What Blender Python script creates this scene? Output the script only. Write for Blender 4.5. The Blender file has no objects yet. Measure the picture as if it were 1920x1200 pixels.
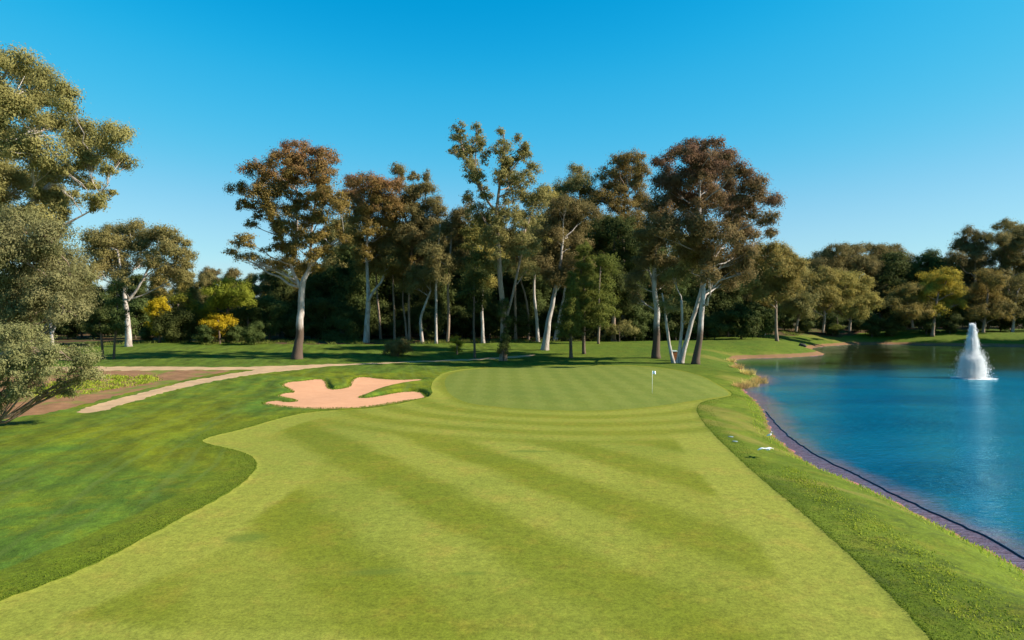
import bpy, bmesh, math, random
import numpy as np
from mathutils import Vector

random.seed(7)
RNG = np.random.default_rng(11)
S = bpy.context.scene
COL = S.collection
PI = math.pi

# ------------------------------------------------------------------ camera, sky, sun, exposure
HC, F = 7.8, 1280.0                       # camera height (m), focal length in px of a 1920 px wide frame
PITCH = math.atan(12 / F)
cam = bpy.data.cameras.new('camera'); cam.sensor_width = 36; cam.lens = 24
cam.clip_start = 0.1; cam.clip_end = 6000
co = bpy.data.objects.new('camera', cam); COL.objects.link(co)
co.location = (0, 0, HC); co.rotation_euler = (PI / 2 - PITCH, 0, 0)
S.camera = co
S.render.resolution_x, S.render.resolution_y = 1024, 640

SUN_EL, SUN_AZ = math.radians(32), math.radians(99)     # azimuth clockwise from +Y
world = bpy.data.worlds.new('World'); S.world = world; world.use_nodes = True
wn = world.node_tree; wn.nodes.clear()
sky = wn.nodes.new('ShaderNodeTexSky'); sky.sky_type = 'NISHITA'; sky.sun_disc = False
sky.sun_elevation = SUN_EL; sky.sun_rotation = SUN_AZ
sky.air_density = 1.0; sky.dust_density = 0.3; sky.ozone_density = 2.5; sky.altitude = 100
# clear polarised sky: deeper azure overhead, pale blue low down (one colour curve on the Sky Texture)
m1 = wn.nodes.new('ShaderNodeVectorMath'); m1.operation = 'SCALE'; m1.inputs['Scale'].default_value = 0.126
hs0 = wn.nodes.new('ShaderNodeHueSaturation'); hs0.inputs['Saturation'].default_value = 1.3; hs0.inputs['Hue'].default_value = 0.475
hs = wn.nodes.new('ShaderNodeRGBCurve')
for ci, pts_ in ((0, [(0, 0), (0.052, 0.001), (0.089, 0.038), (0.279, 0.30), (0.5, 0.45), (1, 0.8)]), (1, [(0, 0), (0.238, 0.337), (0.319, 0.456), (0.597, 0.66), (1, 0.95)]), (2, [(0, 0), (0.418, 0.70), (0.515, 0.80), (0.745, 0.885), (1, 1)])):
    cv = hs.mapping.curves[ci]
    while len(cv.points) < len(pts_): cv.points.new(0.5, 0.5)
    for pt, q in zip(cv.points, pts_): pt.location = q; pt.handle_type = 'AUTO_CLAMPED'
hs.mapping.update()
m2 = wn.nodes.new('ShaderNodeVectorMath'); m2.operation = 'SCALE'; m2.inputs['Scale'].default_value = 1 / 0.126
bgn = wn.nodes.new('ShaderNodeBackground'); bgn.inputs['Strength'].default_value = 0.0549
wo = wn.nodes.new('ShaderNodeOutputWorld')
wn.links.new(sky.outputs[0], hs0.inputs['Color']); wn.links.new(hs0.outputs[0], m1.inputs[0]); wn.links.new(m1.outputs[0], hs.inputs['Color'])
wn.links.new(hs.outputs[0], m2.inputs[0]); wn.links.new(m2.outputs[0], bgn.inputs['Color'])
wn.links.new(bgn.outputs[0], wo.inputs['Surface'])

sun = bpy.data.lights.new('sun', 'SUN'); sun.energy = 5.0; sun.angle = math.radians(0.5); sun.color = (1, 0.91, 0.78)
so = bpy.data.objects.new('sun', sun); COL.objects.link(so)
sd = Vector((math.sin(SUN_AZ) * math.cos(SUN_EL), math.cos(SUN_AZ) * math.cos(SUN_EL), math.sin(SUN_EL)))
so.rotation_euler = (-sd).to_track_quat('-Z', 'Y').to_euler(); so.location = (60, -20, 60)
S.view_settings.view_transform = 'Standard'; S.view_settings.look = 'None'
S.view_settings.exposure = 1.2; S.view_settings.gamma = 1

# ------------------------------------------------------------------ helpers
def ss(a, b, x):
    t = np.clip((np.asarray(x, float) - a) / (b - a), 0, 1); return t * t * (3 - 2 * t)

WATER = -0.9
def zb(x, y):
    """ground level without the pond"""
    x = np.asarray(x, float); y = np.asarray(y, float)
    z = 1.7 * ss(95, 150, y) + 1.3 * ss(150, 235, y)
    z = z + 0.12 * np.sin(x * 0.21 + 1.3) * np.sin(y * 0.17 + 0.4) * ss(-4, -18, x) \
          + 0.10 * np.sin(x * 0.09 + y * 0.05)
    return z

def ray(px, py):
    a = (px - 960) / F; b = (600 - py) / F
    return Vector((a, math.cos(PITCH) + b * math.sin(PITCH), -math.sin(PITCH) + b * math.cos(PITCH)))
def W(px, py, D):
    """point seen at pixel (px, py) standing D metres ahead"""
    d = ray(px, py); t = D / d.y
    return Vector((d.x * t, D, HC + d.z * t))
def flat(px, py, z=0.0):
    d = ray(px, py); t = (z - HC) / d.z
    return (d.x * t, d.y * t)
def gpt(px, py):
    """ground point under pixel"""
    d = ray(px, py); t = 8.0
    while t < 900:
        if HC + d.z * t <= float(zb(d.x * t, d.y * t)): break
        t += 0.1 + t * 0.001
    return (d.x * t, d.y * t)

def tag(o, label=None, cat=None, group=None, kind=None):
    if label: o['label'] = label
    if cat: o['category'] = cat
    if group: o['group'] = group
    if kind: o['kind'] = kind
    return o
def empty(name, loc):
    o = bpy.data.objects.new(name, None); COL.objects.link(o); o.location = loc; o.empty_display_size = 0.5; return o
def mesh_np(name, V, Fs, mat, parent=None, smooth=True, attrs=None):
    """Fs: list of (n,k) index arrays"""
    me = bpy.data.meshes.new(name)
    V = np.asarray(V, np.float32)
    me.vertices.add(len(V)); me.vertices.foreach_set('co', V.ravel())
    tot = sum(f.size for f in Fs); n = sum(len(f) for f in Fs)
    me.loops.add(tot); me.polygons.add(n)
    me.loops.foreach_set('vertex_index', np.concatenate([f.ravel() for f in Fs]).astype(np.int32))
    ls = []; s = 0
    for f in Fs:
        k = f.shape[1]; ls.append(s + np.arange(len(f)) * k); s += f.size
    me.polygons.foreach_set('loop_start', np.concatenate(ls).astype(np.int32))
    me.polygons.foreach_set('use_smooth', np.full(n, smooth, bool))
    for k, a in (attrs or {}).items():
        at = me.attributes.new(k, 'FLOAT', 'POINT'); at.data.foreach_set('value', np.asarray(a, np.float32))
    me.update(calc_edges=True); me.validate()
    if mat: me.materials.append(mat)
    o = bpy.data.objects.new(name, me); COL.objects.link(o)
    if parent: o.parent = parent
    return o

class MB:
    """collects tubes, boxes and lathes into one mesh"""
    def __init__(s): s.v = []; s.f3 = []; s.f4 = []; s.n = 0
    def add(s, V, f4=None, f3=None):
        s.v.append(np.asarray(V, float).reshape(-1, 3))
        if f4 is not None and len(f4): s.f4.append(np.asarray(f4, int) + s.n)
        if f3 is not None and len(f3): s.f3.append(np.asarray(f3, int) + s.n)
        s.n += len(s.v[-1])
    def tube(s, P, R, k=7, wob=0.0, cap=True):
        P = np.asarray(P, float); R = np.asarray(R, float); n = len(P)
        T = np.gradient(P, axis=0); T /= np.linalg.norm(T, axis=1)[:, None] + 1e-9
        ref = np.array([0, 0, 1.0]) if abs(T[0][2]) < 0.8 else np.array([0, 1.0, 0])
        A = np.cross(T, ref); A /= np.linalg.norm(A, axis=1)[:, None] + 1e-9
        B = np.cross(T, A)
        th = np.arange(k) * 2 * PI / k
        w = 1 + wob * RNG.uniform(-1, 1, (n, k))
        V = P[:, None] + (R[:, None] * w)[..., None] * (np.cos(th)[None, :, None] * A[:, None] + np.sin(th)[None, :, None] * B[:, None])
        i = np.arange(n - 1)[:, None] * k; j = np.arange(k)[None]
        f = np.stack([i + j, i + (j + 1) % k, i + k + (j + 1) % k, i + k + j], -1).reshape(-1, 4)
        V = V.reshape(-1, 3); t3 = None
        if cap:
            V = np.vstack([V, P[0], P[-1]]); a = n * k; jj = np.arange(k)
            t3 = np.vstack([np.stack([(jj + 1) % k, jj, np.full(k, a)], -1),
                            np.stack([(n - 1) * k + jj, (n - 1) * k + (jj + 1) % k, np.full(k, a + 1)], -1)])
        s.add(V, f, t3)
    def box(s, c, d):
        c = np.array(c, float); d = np.array(d, float) / 2
        V = np.array([[x, y, z] for x in (-1, 1) for y in (-1, 1) for z in (-1, 1)]) * d + c
        s.add(V, [[0, 1, 3, 2], [4, 6, 7, 5], [0, 4, 5, 1], [2, 3, 7, 6], [0, 2, 6, 4], [1, 5, 7, 3]])
    def build(s, name, mat, parent=None, smooth=True):
        Fs = []
        if s.f4: Fs.append(np.vstack(s.f4))
        if s.f3: Fs.append(np.vstack(s.f3))
        return mesh_np(name, np.vstack(s.v), Fs, mat, parent, smooth)

# ------------------------------------------------------------------ materials
class NT:
    def __init__(s, name):
        s.m = bpy.data.materials.new(name); s.m.use_nodes = True; s.t = s.m.node_tree; s.t.nodes.clear()
        s.out = s.t.nodes.new('ShaderNodeOutputMaterial')
    def n(s, typ, ins=None, **pr):
        nd = s.t.nodes.new('ShaderNode' + typ)
        for k, v in pr.items(): setattr(nd, k, v)
        for k, v in (ins or {}).items(): s.set(nd.inputs[k], v)
        return nd
    def set(s, sock, v):
        if isinstance(v, bpy.types.NodeSocket): s.t.links.new(v, sock)
        elif isinstance(v, (tuple, list)) and len(v) == 3 and sock.type == 'RGBA': sock.default_value = (*v, 1)
        else: sock.default_value = v
    def math(s, op, a, b=0.0, c=0.0, clamp=False):
        nd = s.n('Math', operation=op, use_clamp=clamp)
        s.set(nd.inputs[0], a); s.set(nd.inputs[1], b); s.set(nd.inputs[2], c); return nd.outputs[0]
    def mix(s, f, a, b, mode='MIX'):
        nd = s.n('Mix', data_type='RGBA', blend_type=mode)
        s.set(nd.inputs[0], f); s.set(nd.inputs[6], a); s.set(nd.inputs[7], b); return nd.outputs[2]
    def rng(s, v, a, b, c=0.0, d=1.0, smooth=True):
        nd = s.n('MapRange', interpolation_type='SMOOTHSTEP' if smooth else 'LINEAR')
        for i, q in enumerate((v, a, b, c, d)): s.set(nd.inputs[i], q)
        return nd.outputs[0]
    def attr(s, name): return s.n('Attribute', attribute_name=name).outputs['Fac']
    def pos(s, scale=(1, 1, 1), rot=(0, 0, 0)):
        p = s.n('NewGeometry').outputs['Position']
        return s.n('Mapping', {'Vector': p, 'Scale': scale, 'Rotation': rot}).outputs[0]
    def noise(s, vec, scale, detail=4, rough=0.6, dist=0.0):
        return s.n('TexNoise', {'Vector': vec, 'Scale': scale, 'Detail': detail, 'Roughness': rough, 'Distortion': dist}).outputs[0]
    def surf(s, sh): s.t.links.new(sh, s.out.inputs['Surface']); return s.m

def principled(nt, col, rough=0.8, spec=0.25, bump=None, bstr=0.3, bdist=0.05, **kw):
    p = nt.n('BsdfPrincipled', {'Base Color': col, 'Roughness': rough, 'Specular IOR Level': spec})
    for k, v in kw.items(): nt.set(p.inputs[k], v)
    if bump is not None:
        b = nt.n('Bump', {'Height': bump, 'Strength': bstr, 'Distance': bdist}); nt.t.links.new(b.outputs[0], p.inputs['Normal'])
    return p.outputs[0]

def grass_tex(nt, c1, c2, c3, blade=(9, 2.5), big=0.07):
    """three real grass tones mixed by patches, plus blade-scale variation"""
    v = nt.pos()
    n1 = nt.noise(v, big, 5, 0.62, 0.6); n2 = nt.noise(v, 0.55, 6, 0.7); n3 = nt.noise(v, blade[0], 3, 0.75); n4 = nt.noise(v, blade[1], 5, 0.75)
    c = nt.mix(nt.rng(n1, 0.38, 0.62), c1, c2)
    c = nt.mix(nt.rng(n2, 0.47, 0.72, 0, 0.75), c, c3)
    g = nt.math('ADD', nt.math('MULTIPLY', n3, 0.55), nt.math('MULTIPLY', n4, 0.45))
    f = nt.rng(g, 0.3, 0.7, 0.37, 1.11, False)
    cc = nt.n('CombineColor', {0: f, 1: f, 2: f}).outputs[0]
    return nt.mix(1.0, c, cc, 'MULTIPLY'), g

def mat_rough():
    nt = NT('rough_grass')
    left, g = grass_tex(nt, (0.078, 0.145, 0.014), (0.14, 0.165, 0.006), (0.17, 0.175, 0.009), (7, 1.6))
    right, g2 = grass_tex(nt, (0.125, 0.17, 0.012), (0.085, 0.125, 0.006), (0.17, 0.165, 0.016), (7, 1.7), 0.16)
    x = nt.n('SeparateXYZ', {0: nt.n('NewGeometry').outputs['Position']}).outputs
    far = nt.rng(x[1], 80, 110)
    side = nt.rng(x[0], -2, 6)
    c = nt.mix(side, left, right)
    lawn, g3 = grass_tex(nt, (0.072, 0.122, 0.01), (0.095, 0.138, 0.011), (0.125, 0.14, 0.014), (4, 1.0), 0.05)
    c = nt.mix(far, c, lawn)
    # weeds in the right-hand rough and mower tracks in the left-hand rough
    wd = nt.noise(nt.pos((1, 1, 1)), 1.3, 6, 0.75)
    wmask = nt.math('MULTIPLY', nt.rng(nt.attr('weed'), 0.1, 0.9), nt.rng(wd, 0.47, 0.6))
    c = nt.mix(nt.math('MULTIPLY', wmask, 0.75), c, (0.045, 0.065, 0.008))
    u_ = nt.math('ADD', nt.math('MULTIPLY', x[0], 0.98), nt.math('MULTIPLY', x[1], 0.2)); w_ = nt.math('SUBTRACT', nt.math('MULTIPLY', x[1], 0.98), nt.math('MULTIPLY', x[0], 0.2))
    bend = nt.math('MULTIPLY', nt.noise(nt.pos(), 0.03, 2), 5.0)
    tr = nt.noise(nt.n('CombineXYZ', {0: nt.math('ADD', u_, bend), 1: nt.math('MULTIPLY', w_, 0.03)}).outputs[0], 1.5, 3, 0.6)
    tm = nt.math('MULTIPLY', nt.rng(tr, 0.5, 0.68), nt.math('SUBTRACT', 1.0, side))
    mot = nt.noise(nt.n('CombineXYZ', {0: nt.math('ADD', u_, bend), 1: nt.math('MULTIPLY', w_, 0.25)}).outputs[0], 0.55, 6, 0.7)
    mf = nt.rng(mot, 0.36, 0.64, 0.72, 1.22)
    c = nt.mix(nt.math('SUBTRACT', 1.0, side), c, nt.mix(1.0, c, nt.n('CombineColor', {0: mf, 1: mf, 2: mf}).outputs[0], 'MULTIPLY'))
    c = nt.mix(nt.math('MULTIPLY', tm, 0.42), c, (0.09, 0.125, 0.025))
    c = nt.mix(nt.math('MULTIPLY', nt.attr('dry'), nt.rng(nt.noise(nt.pos(), 0.7, 5, 0.7), 0.3, 0.6, 0.35, 1)), c, (0.17, 0.145, 0.03))
    # first cut beside the fairway
    semi = nt.rng(nt.attr('semi'), 0.12, -0.12)
    sc, _ = grass_tex(nt, (0.105, 0.145, 0.008), (0.122, 0.155, 0.009), (0.15, 0.158, 0.011), (8, 2))
    c = nt.mix(semi, c, sc)
    # bare soil right at the water
    sp = nt.math('ADD', nt.math('SUBTRACT', nt.attr('pond'), nt.rng(x[1], 118, 134, 0, 1.3)), nt.math('MULTIPLY', nt.math('SUBTRACT', nt.noise(nt.pos(), 1.1, 4), 0.5), 1.2))
    c = nt.mix(nt.rng(sp, 0.5, 0.1), c, (0.17, 0.095, 0.045))
    return nt.surf(principled(nt, c, 0.95, 0.1, g, 0.6, 0.12))

def mat_fairway():
    nt = NT('mown_fairway')
    dark, g = grass_tex(nt, (0.165, 0.185, 0.011), (0.14, 0.17, 0.011), (0.21, 0.19, 0.017), (11, 3))
    light, _ = grass_tex(nt, (0.26, 0.27, 0.038), (0.225, 0.25, 0.034), (0.31, 0.265, 0.045), (11, 3))
    wob = nt.math('MULTIPLY', nt.math('SUBTRACT', nt.noise(nt.pos(), 0.25, 4), 0.5), 1.6)
    x = nt.n('SeparateXYZ', {0: nt.n('NewGeometry').outputs['Position']}).outputs
    d = nt.math('ADD', nt.math('ADD', nt.math('MULTIPLY', x[0], 0.85), nt.math('MULTIPLY', x[1], 0.53)), wob)
    st = nt.math('COSINE', nt.math('MULTIPLY', nt.math('SUBTRACT', d, 12.4), 2 * PI / 5.8))
    st = nt.math('ADD', st, nt.math('MULTIPLY', nt.math('SUBTRACT', nt.noise(nt.pos(), 0.45, 5, 0.7), 0.5), 0.9))
    st = nt.rng(st, 0.7, -0.7, 0.0, 1.0)                                    # 0 dark, 1 light
    patch = nt.rng(nt.noise(nt.pos(), 0.16, 5, 0.65), 0.3, 0.7, 0.0, 1.0)
    fadeS = nt.rng(x[1], 16, 28, 0.55, 0.85)
    st = nt.math('ADD', nt.math('MULTIPLY', st, fadeS), nt.math('MULTIPLY', patch, nt.math('SUBTRACT', 1.0, fadeS)))
    sg = nt.attr('green')
    ap = nt.math('COSINE', nt.math('MULTIPLY', nt.math('ADD', sg, 0.2), 2 * PI / 3.6))
    ap = nt.math('ADD', ap, nt.math('MULTIPLY', nt.math('SUBTRACT', nt.noise(nt.pos(), 0.12, 4, 0.6), 0.5), 2.5))
    ap = nt.rng(ap, 1.0, -1.0, 0.22, 0.8)
    st = nt.mix(nt.rng(sg, 15.5, 13.0), st, ap)
    sf = nt.attr('fair')
    st = nt.mix(nt.math('MULTIPLY', nt.rng(sf, -2.9, -2.4), nt.rng(sg, 10, 14)), st, (0.95, 0.95, 0.95))
    band_ = nt.math('MULTIPLY', nt.math('MULTIPLY', nt.rng(sf, -2.8, -3.3), nt.rng(sf, -7.5, -5.5)), nt.rng(sg, 10, 14))
    st = nt.mix(nt.math('MULTIPLY', band_, 0.3), st, (0.05, 0.05, 0.05))
    c = nt.mix(st, dark, light)
    c = nt.mix(nt.math('MULTIPLY', nt.attr('damp'), 0.6), c, (0.07, 0.11, 0.014))        # worn dark patches in the turf
    return nt.surf(principled(nt, c, 0.95, 0.1, g, 0.35, 0.05))

def mat_green():
    nt = NT('mown_putting_green')
    dark, g = grass_tex(nt, (0.152, 0.188, 0.027), (0.138, 0.18, 0.027), (0.165, 0.185, 0.027), (14, 4))
    light, _ = grass_tex(nt, (0.178, 0.21, 0.036), (0.165, 0.2, 0.033), (0.188, 0.205, 0.033), (14, 4))
    x = nt.n('SeparateXYZ', {0: nt.n('NewGeometry').outputs['Position']}).outputs
    a = nt.math('SINE', nt.math('MULTIPLY', nt.math('ADD', x[0], nt.math('MULTIPLY', x[1], 0.02)), 2 * PI / 2.6))
    b = nt.math('SINE', nt.math('MULTIPLY', nt.math('ADD', x[1], nt.math('MULTIPLY', x[0], 0.45)), 2 * PI / 4.5))
    s = nt.rng(nt.math('ADD', a, nt.math('MULTIPLY', b, 0.6)), -0.9, 0.9)
    ring = nt.rng(nt.attr('green'), -1.8, -0.7)
    s = nt.mix(nt.math('MULTIPLY', ring, 0.5), s, (0.15, 0.15, 0.15))
    return nt.surf(principled(nt, nt.mix(s, dark, light), 0.95, 0.1, g, 0.25, 0.03))

def mat_soil(name, a, b, c, sc=0.9, green=None):
    nt = NT(name); v = nt.pos(); a, b, c = (tuple(q * 0.76 for q in k) for k in (a, b, c))
    n1 = nt.noise(v, sc, 6, 0.7); n2 = nt.noise(v, sc * 7, 4, 0.7); n3 = nt.noise(v, 0.22, 4, 0.6)
    col = nt.mix(nt.rng(n1, 0.35, 0.65), a, b); col = nt.mix(nt.rng(n2, 0.5, 0.8, 0, 0.6), col, c)
    if green: col = nt.mix(nt.rng(n3, 0.5, 0.62, 0, 0.9), col, green)
    return nt.surf(principled(nt, col, 0.95, 0.1, nt.math('ADD', n1, nt.math('MULTIPLY', n2, 0.4)), 0.5, 0.08))

def mat_sand(name, a, b, c, sc):
    nt = NT(name); v = nt.pos(); a, b, c = (tuple(q * 0.76 for q in k) for k in (a, b, c))
    x = nt.n('SeparateXYZ', {0: v}).outputs
    n1 = nt.noise(v, sc, 5, 0.7); n2 = nt.noise(v, 6, 4, 0.7); n3 = nt.noise(v, 1.6, 3, 0.6)
    rk = nt.math('SINE', nt.math('ADD', nt.math('MULTIPLY', nt.math('ADD', x[0], nt.math('MULTIPLY', x[1], 0.35)), 14.0), nt.math('MULTIPLY', n1, 22.0)))
    h = nt.math('ADD', nt.math('ADD', nt.math('MULTIPLY', rk, 0.022), nt.math('MULTIPLY', n2, 0.3)), n3)
    col = nt.mix(nt.rng(n1, 0.35, 0.65), a, b); col = nt.mix(nt.rng(n3, 0.5, 0.75, 0, 0.7), col, c)
    return nt.surf(principled(nt, col, 0.95, 0.1, h, 0.22, 0.1))

def mat_water():
    nt = NT('pond_water')
    v = nt.pos((0.55, 1.25, 1), (0, 0, math.radians(8)))
    r1 = nt.noise(v, 2.6, 4, 0.65, 0.4); r2 = nt.noise(v, 0.5, 3, 0.55, 0.3); r3 = nt.noise(v, 5.5, 2, 0.6)
    h = nt.math('ADD', nt.math('ADD', nt.math('MULTIPLY', r1, 0.6), nt.math('MULTIPLY', r2, 0.45)), nt.math('MULTIPLY', r3, 0.12))
    calm = nt.rng(nt.noise(nt.pos((0.6, 1, 1)), 0.06, 4, 0.6), 0.38, 0.62, 0.3, 1.0)
    y = nt.n('SeparateXYZ', {0: nt.n('NewGeometry').outputs['Position']}).outputs[1]
    wind = nt.rng(y, 112, 74, 0.12, 1.0)
    b = nt.n('Bump', {'Height': h, 'Strength': nt.math('MULTIPLY', calm, wind), 'Distance': 0.55}).outputs[0]
    gl = nt.n('BsdfGlossy', {'Color': (0.5, 0.9, 1), 'Roughness': 0.04, 'Normal': b}).outputs[0]
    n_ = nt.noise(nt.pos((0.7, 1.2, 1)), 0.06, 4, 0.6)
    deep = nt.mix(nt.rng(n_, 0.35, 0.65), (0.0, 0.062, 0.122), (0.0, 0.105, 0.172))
    olive = nt.rng(nt.math('ADD', y, nt.math('MULTIPLY', nt.math('SUBTRACT', n_, 0.5), 60.0)), 88, 122)   # dark tree reflection at the far end, painted into the body colour
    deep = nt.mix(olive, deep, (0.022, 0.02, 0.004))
    edge = nt.math('ADD', nt.attr('pond'), nt.math('MULTIPLY', nt.math('SUBTRACT', nt.noise(nt.pos(), 0.6, 5), 0.5), 2.6))
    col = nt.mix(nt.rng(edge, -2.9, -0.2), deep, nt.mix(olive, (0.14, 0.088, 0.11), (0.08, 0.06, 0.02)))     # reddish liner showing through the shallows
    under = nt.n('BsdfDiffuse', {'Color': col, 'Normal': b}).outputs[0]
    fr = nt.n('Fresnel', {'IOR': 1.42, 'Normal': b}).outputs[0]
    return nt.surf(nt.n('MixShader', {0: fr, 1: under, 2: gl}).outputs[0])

def mat_leaf(name, a, b, top=None, trans=0.4):
    """a, b: clump tones; top: colour of young growth carried by the 'top' attribute"""
    nt = NT(name)
    v = nt.attr('v'); r = nt.n('ObjectInfo').outputs['Random']
    a, b = (tuple(q * 1.85 for q in k) for k in (a, b)); c = nt.mix(v, a, b)
    if top: c = nt.mix(nt.attr('top'), c, top)
    hv = nt.n('HueSaturation', {'Hue': nt.math('ADD', 0.485, nt.math('MULTIPLY', r, 0.03)), 'Saturation': 1.0,
                                'Value': nt.math('ADD', 0.85, nt.math('MULTIPLY', r, 0.35)), 'Color': c}).outputs[0]
    p = nt.n('BsdfPrincipled', {'Base Color': hv, 'Roughness': 0.75, 'Specular IOR Level': 0.08}).outputs[0]
    t = nt.n('BsdfTranslucent', {'Color': hv}).outputs[0]
    return nt.surf(nt.n('MixShader', {0: trans, 1: p, 2: t}).outputs[0])

def mat_bark(name, a, b, c, base=None):
    nt = NT(name)
    oc = nt.n('TexCoord').outputs['Object']
    n1 = nt.noise(nt.n('Mapping', {'Vector': oc, 'Scale': (1.6, 1.6, 0.35)}).outputs[0], 1.5, 5, 0.7, 0.5)
    n2 = nt.noise(nt.n('Mapping', {'Vector': oc, 'Scale': (3, 3, 0.5)}).outputs[0], 4, 4, 0.7)
    col = nt.mix(nt.rng(n1, 0.42, 0.6), a, b); col = nt.mix(nt.rng(n2, 0.52, 0.7, 0, 0.8), col, c)
    if base:                                    # rough old bark persists on the foot of the trunk
        z = nt.n('SeparateXYZ', {0: oc}).outputs[2]
        zz = nt.math('ADD', z, nt.math('MULTIPLY', nt.math('SUBTRACT', n1, 0.5), 5.0))
        col = nt.mix(nt.rng(zz, base[1] + 1.2, base[1] - 0.6), col, base[0])
    return nt.surf(principled(nt, col, 0.85, 0.15, nt.math('ADD', n1, nt.math('MULTIPLY', n2, 0.5)), 0.6, 0.08))

def mat_plain(name, col, rough=0.6, spec=0.3, var=0.25, sc=6.0):
    nt = NT(name); n = nt.noise(nt.n('TexCoord').outputs['Object'], sc, 4, 0.6)
    f = nt.rng(n, 0.3, 0.7, 1 - var, 1 + var * 0.5, False)
    c = nt.mix(1.0, col, nt.n('CombineColor', {0: f, 1: f, 2: f}).outputs[0], 'MULTIPLY')
    return nt.surf(principled(nt, c, rough, spec))

def mat_spray():
    nt = NT('white_spray')
    d = nt.n('BsdfDiffuse', {'Color': (0.97, 0.97, 0.97)}).outputs[0]; t = nt.n('BsdfTranslucent', {'Color': (0.97, 0.97, 0.97)}).outputs[0]
    return nt.surf(nt.n('MixShader', {0: 0.5, 1: d, 2: t}).outputs[0])

M = dict(
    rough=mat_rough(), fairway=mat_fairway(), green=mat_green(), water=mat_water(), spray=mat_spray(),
    sand=mat_sand('peach_sand', (0.66, 0.345, 0.19), (0.6, 0.31, 0.17), (0.69, 0.38, 0.22), 0.5),
    path=mat_soil('pale_path', (0.52, 0.35, 0.2), (0.45, 0.3, 0.17), (0.57, 0.4, 0.24), 0.8),
    dirt=mat_soil('brown_earth', (0.3, 0.16, 0.08), (0.22, 0.115, 0.055), (0.38, 0.22, 0.12), 0.9, (0.11, 0.14, 0.02)),
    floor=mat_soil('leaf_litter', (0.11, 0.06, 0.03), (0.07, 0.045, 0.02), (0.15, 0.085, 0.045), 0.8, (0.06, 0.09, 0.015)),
    bed=mat_soil('pond_liner', (0.4, 0.15, 0.15), (0.32, 0.13, 0.14), (0.43, 0.19, 0.17), 0.5),
    olive=mat_leaf('olive_gum_leaves', (0.088, 0.077, 0.025), (0.122, 0.1, 0.037)),
    sage=mat_leaf('sage_gum_leaves', (0.1, 0.103, 0.038), (0.145, 0.14, 0.058)),
    grey=mat_leaf('grey_green_gum_leaves', (0.098, 0.088, 0.029), (0.138, 0.118, 0.042)),
    warm=mat_leaf('warm_olive_gum_leaves', (0.115, 0.092, 0.022), (0.15, 0.115, 0.035)),
    red=mat_leaf('rust_tipped_gum_leaves', (0.095, 0.072, 0.018), (0.13, 0.09, 0.025), (0.24, 0.11, 0.06)),
    brown=mat_leaf('brown_tipped_gum_leaves', (0.08, 0.062, 0.022), (0.11, 0.08, 0.03), (0.17, 0.095, 0.06)),
    gold=mat_leaf('golden_leaves', (0.12, 0.09, 0.015), (0.2, 0.14, 0.02)),
    dark=mat_leaf('dark_evergreen_leaves', (0.03, 0.04, 0.011), (0.05, 0.06, 0.016)),
    lime=mat_leaf('yellow_green_leaves', (0.075, 0.088, 0.01), (0.13, 0.13, 0.014)),
    mimosa=mat_leaf('mimosa_leaves', (0.17, 0.13, 0.008), (0.26, 0.18, 0.008)),
    conifer=mat_leaf('conifer_needles', (0.05, 0.06, 0.012), (0.085, 0.092, 0.017)),
    straw=mat_leaf('dry_reed_blades', (0.2, 0.15, 0.05), (0.28, 0.2, 0.07)),
    weed=mat_leaf('weed_leaves', (0.1, 0.14, 0.012), (0.17, 0.19, 0.02)),
    bark=mat_bark('white_gum_bark', (0.42, 0.38, 0.345), (0.27, 0.225, 0.19), (0.12, 0.09, 0.07)),
    barkfoot=mat_bark('white_gum_bark_rough_foot', (0.42, 0.38, 0.345), (0.27, 0.225, 0.19), (0.12, 0.09, 0.07), ((0.085, 0.058, 0.042), 5.0)),
    tanbark=mat_bark('tan_gum_bark', (0.25, 0.185, 0.14), (0.18, 0.13, 0.09), (0.1, 0.07, 0.05)),
    darkbark=mat_bark('dark_bark', (0.09, 0.065, 0.045), (0.13, 0.095, 0.07), (0.06, 0.04, 0.03)),
    rope=mat_plain('black_pipe', (0.008, 0.03, 0.07), 0.5), white=mat_plain('white_paint', (0.8, 0.8, 0.8), 0.4, 0.4, 0.05),
    feather=mat_plain('white_feathers', (0.85, 0.84, 0.8), 0.8, 0.2, 0.05), beak=mat_plain('yellow_beak', (0.6, 0.35, 0.05)),
    flag=mat_plain('pale_blue_cloth', (0.75, 0.8, 0.88), 0.8, 0.2, 0.1), wood=mat_plain('orange_wood', (0.3, 0.1, 0.03), 0.6, 0.3, 0.5, 3),
    lid=mat_plain('pale_lid', (0.5, 0.58, 0.55), 0.5), stone=mat_plain('dark_stone', (0.05, 0.045, 0.04), 0.9, 0.2, 0.5),
    disc=mat_plain('pale_blue_disc', (0.16, 0.23, 0.22), 0.6),
)

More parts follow.
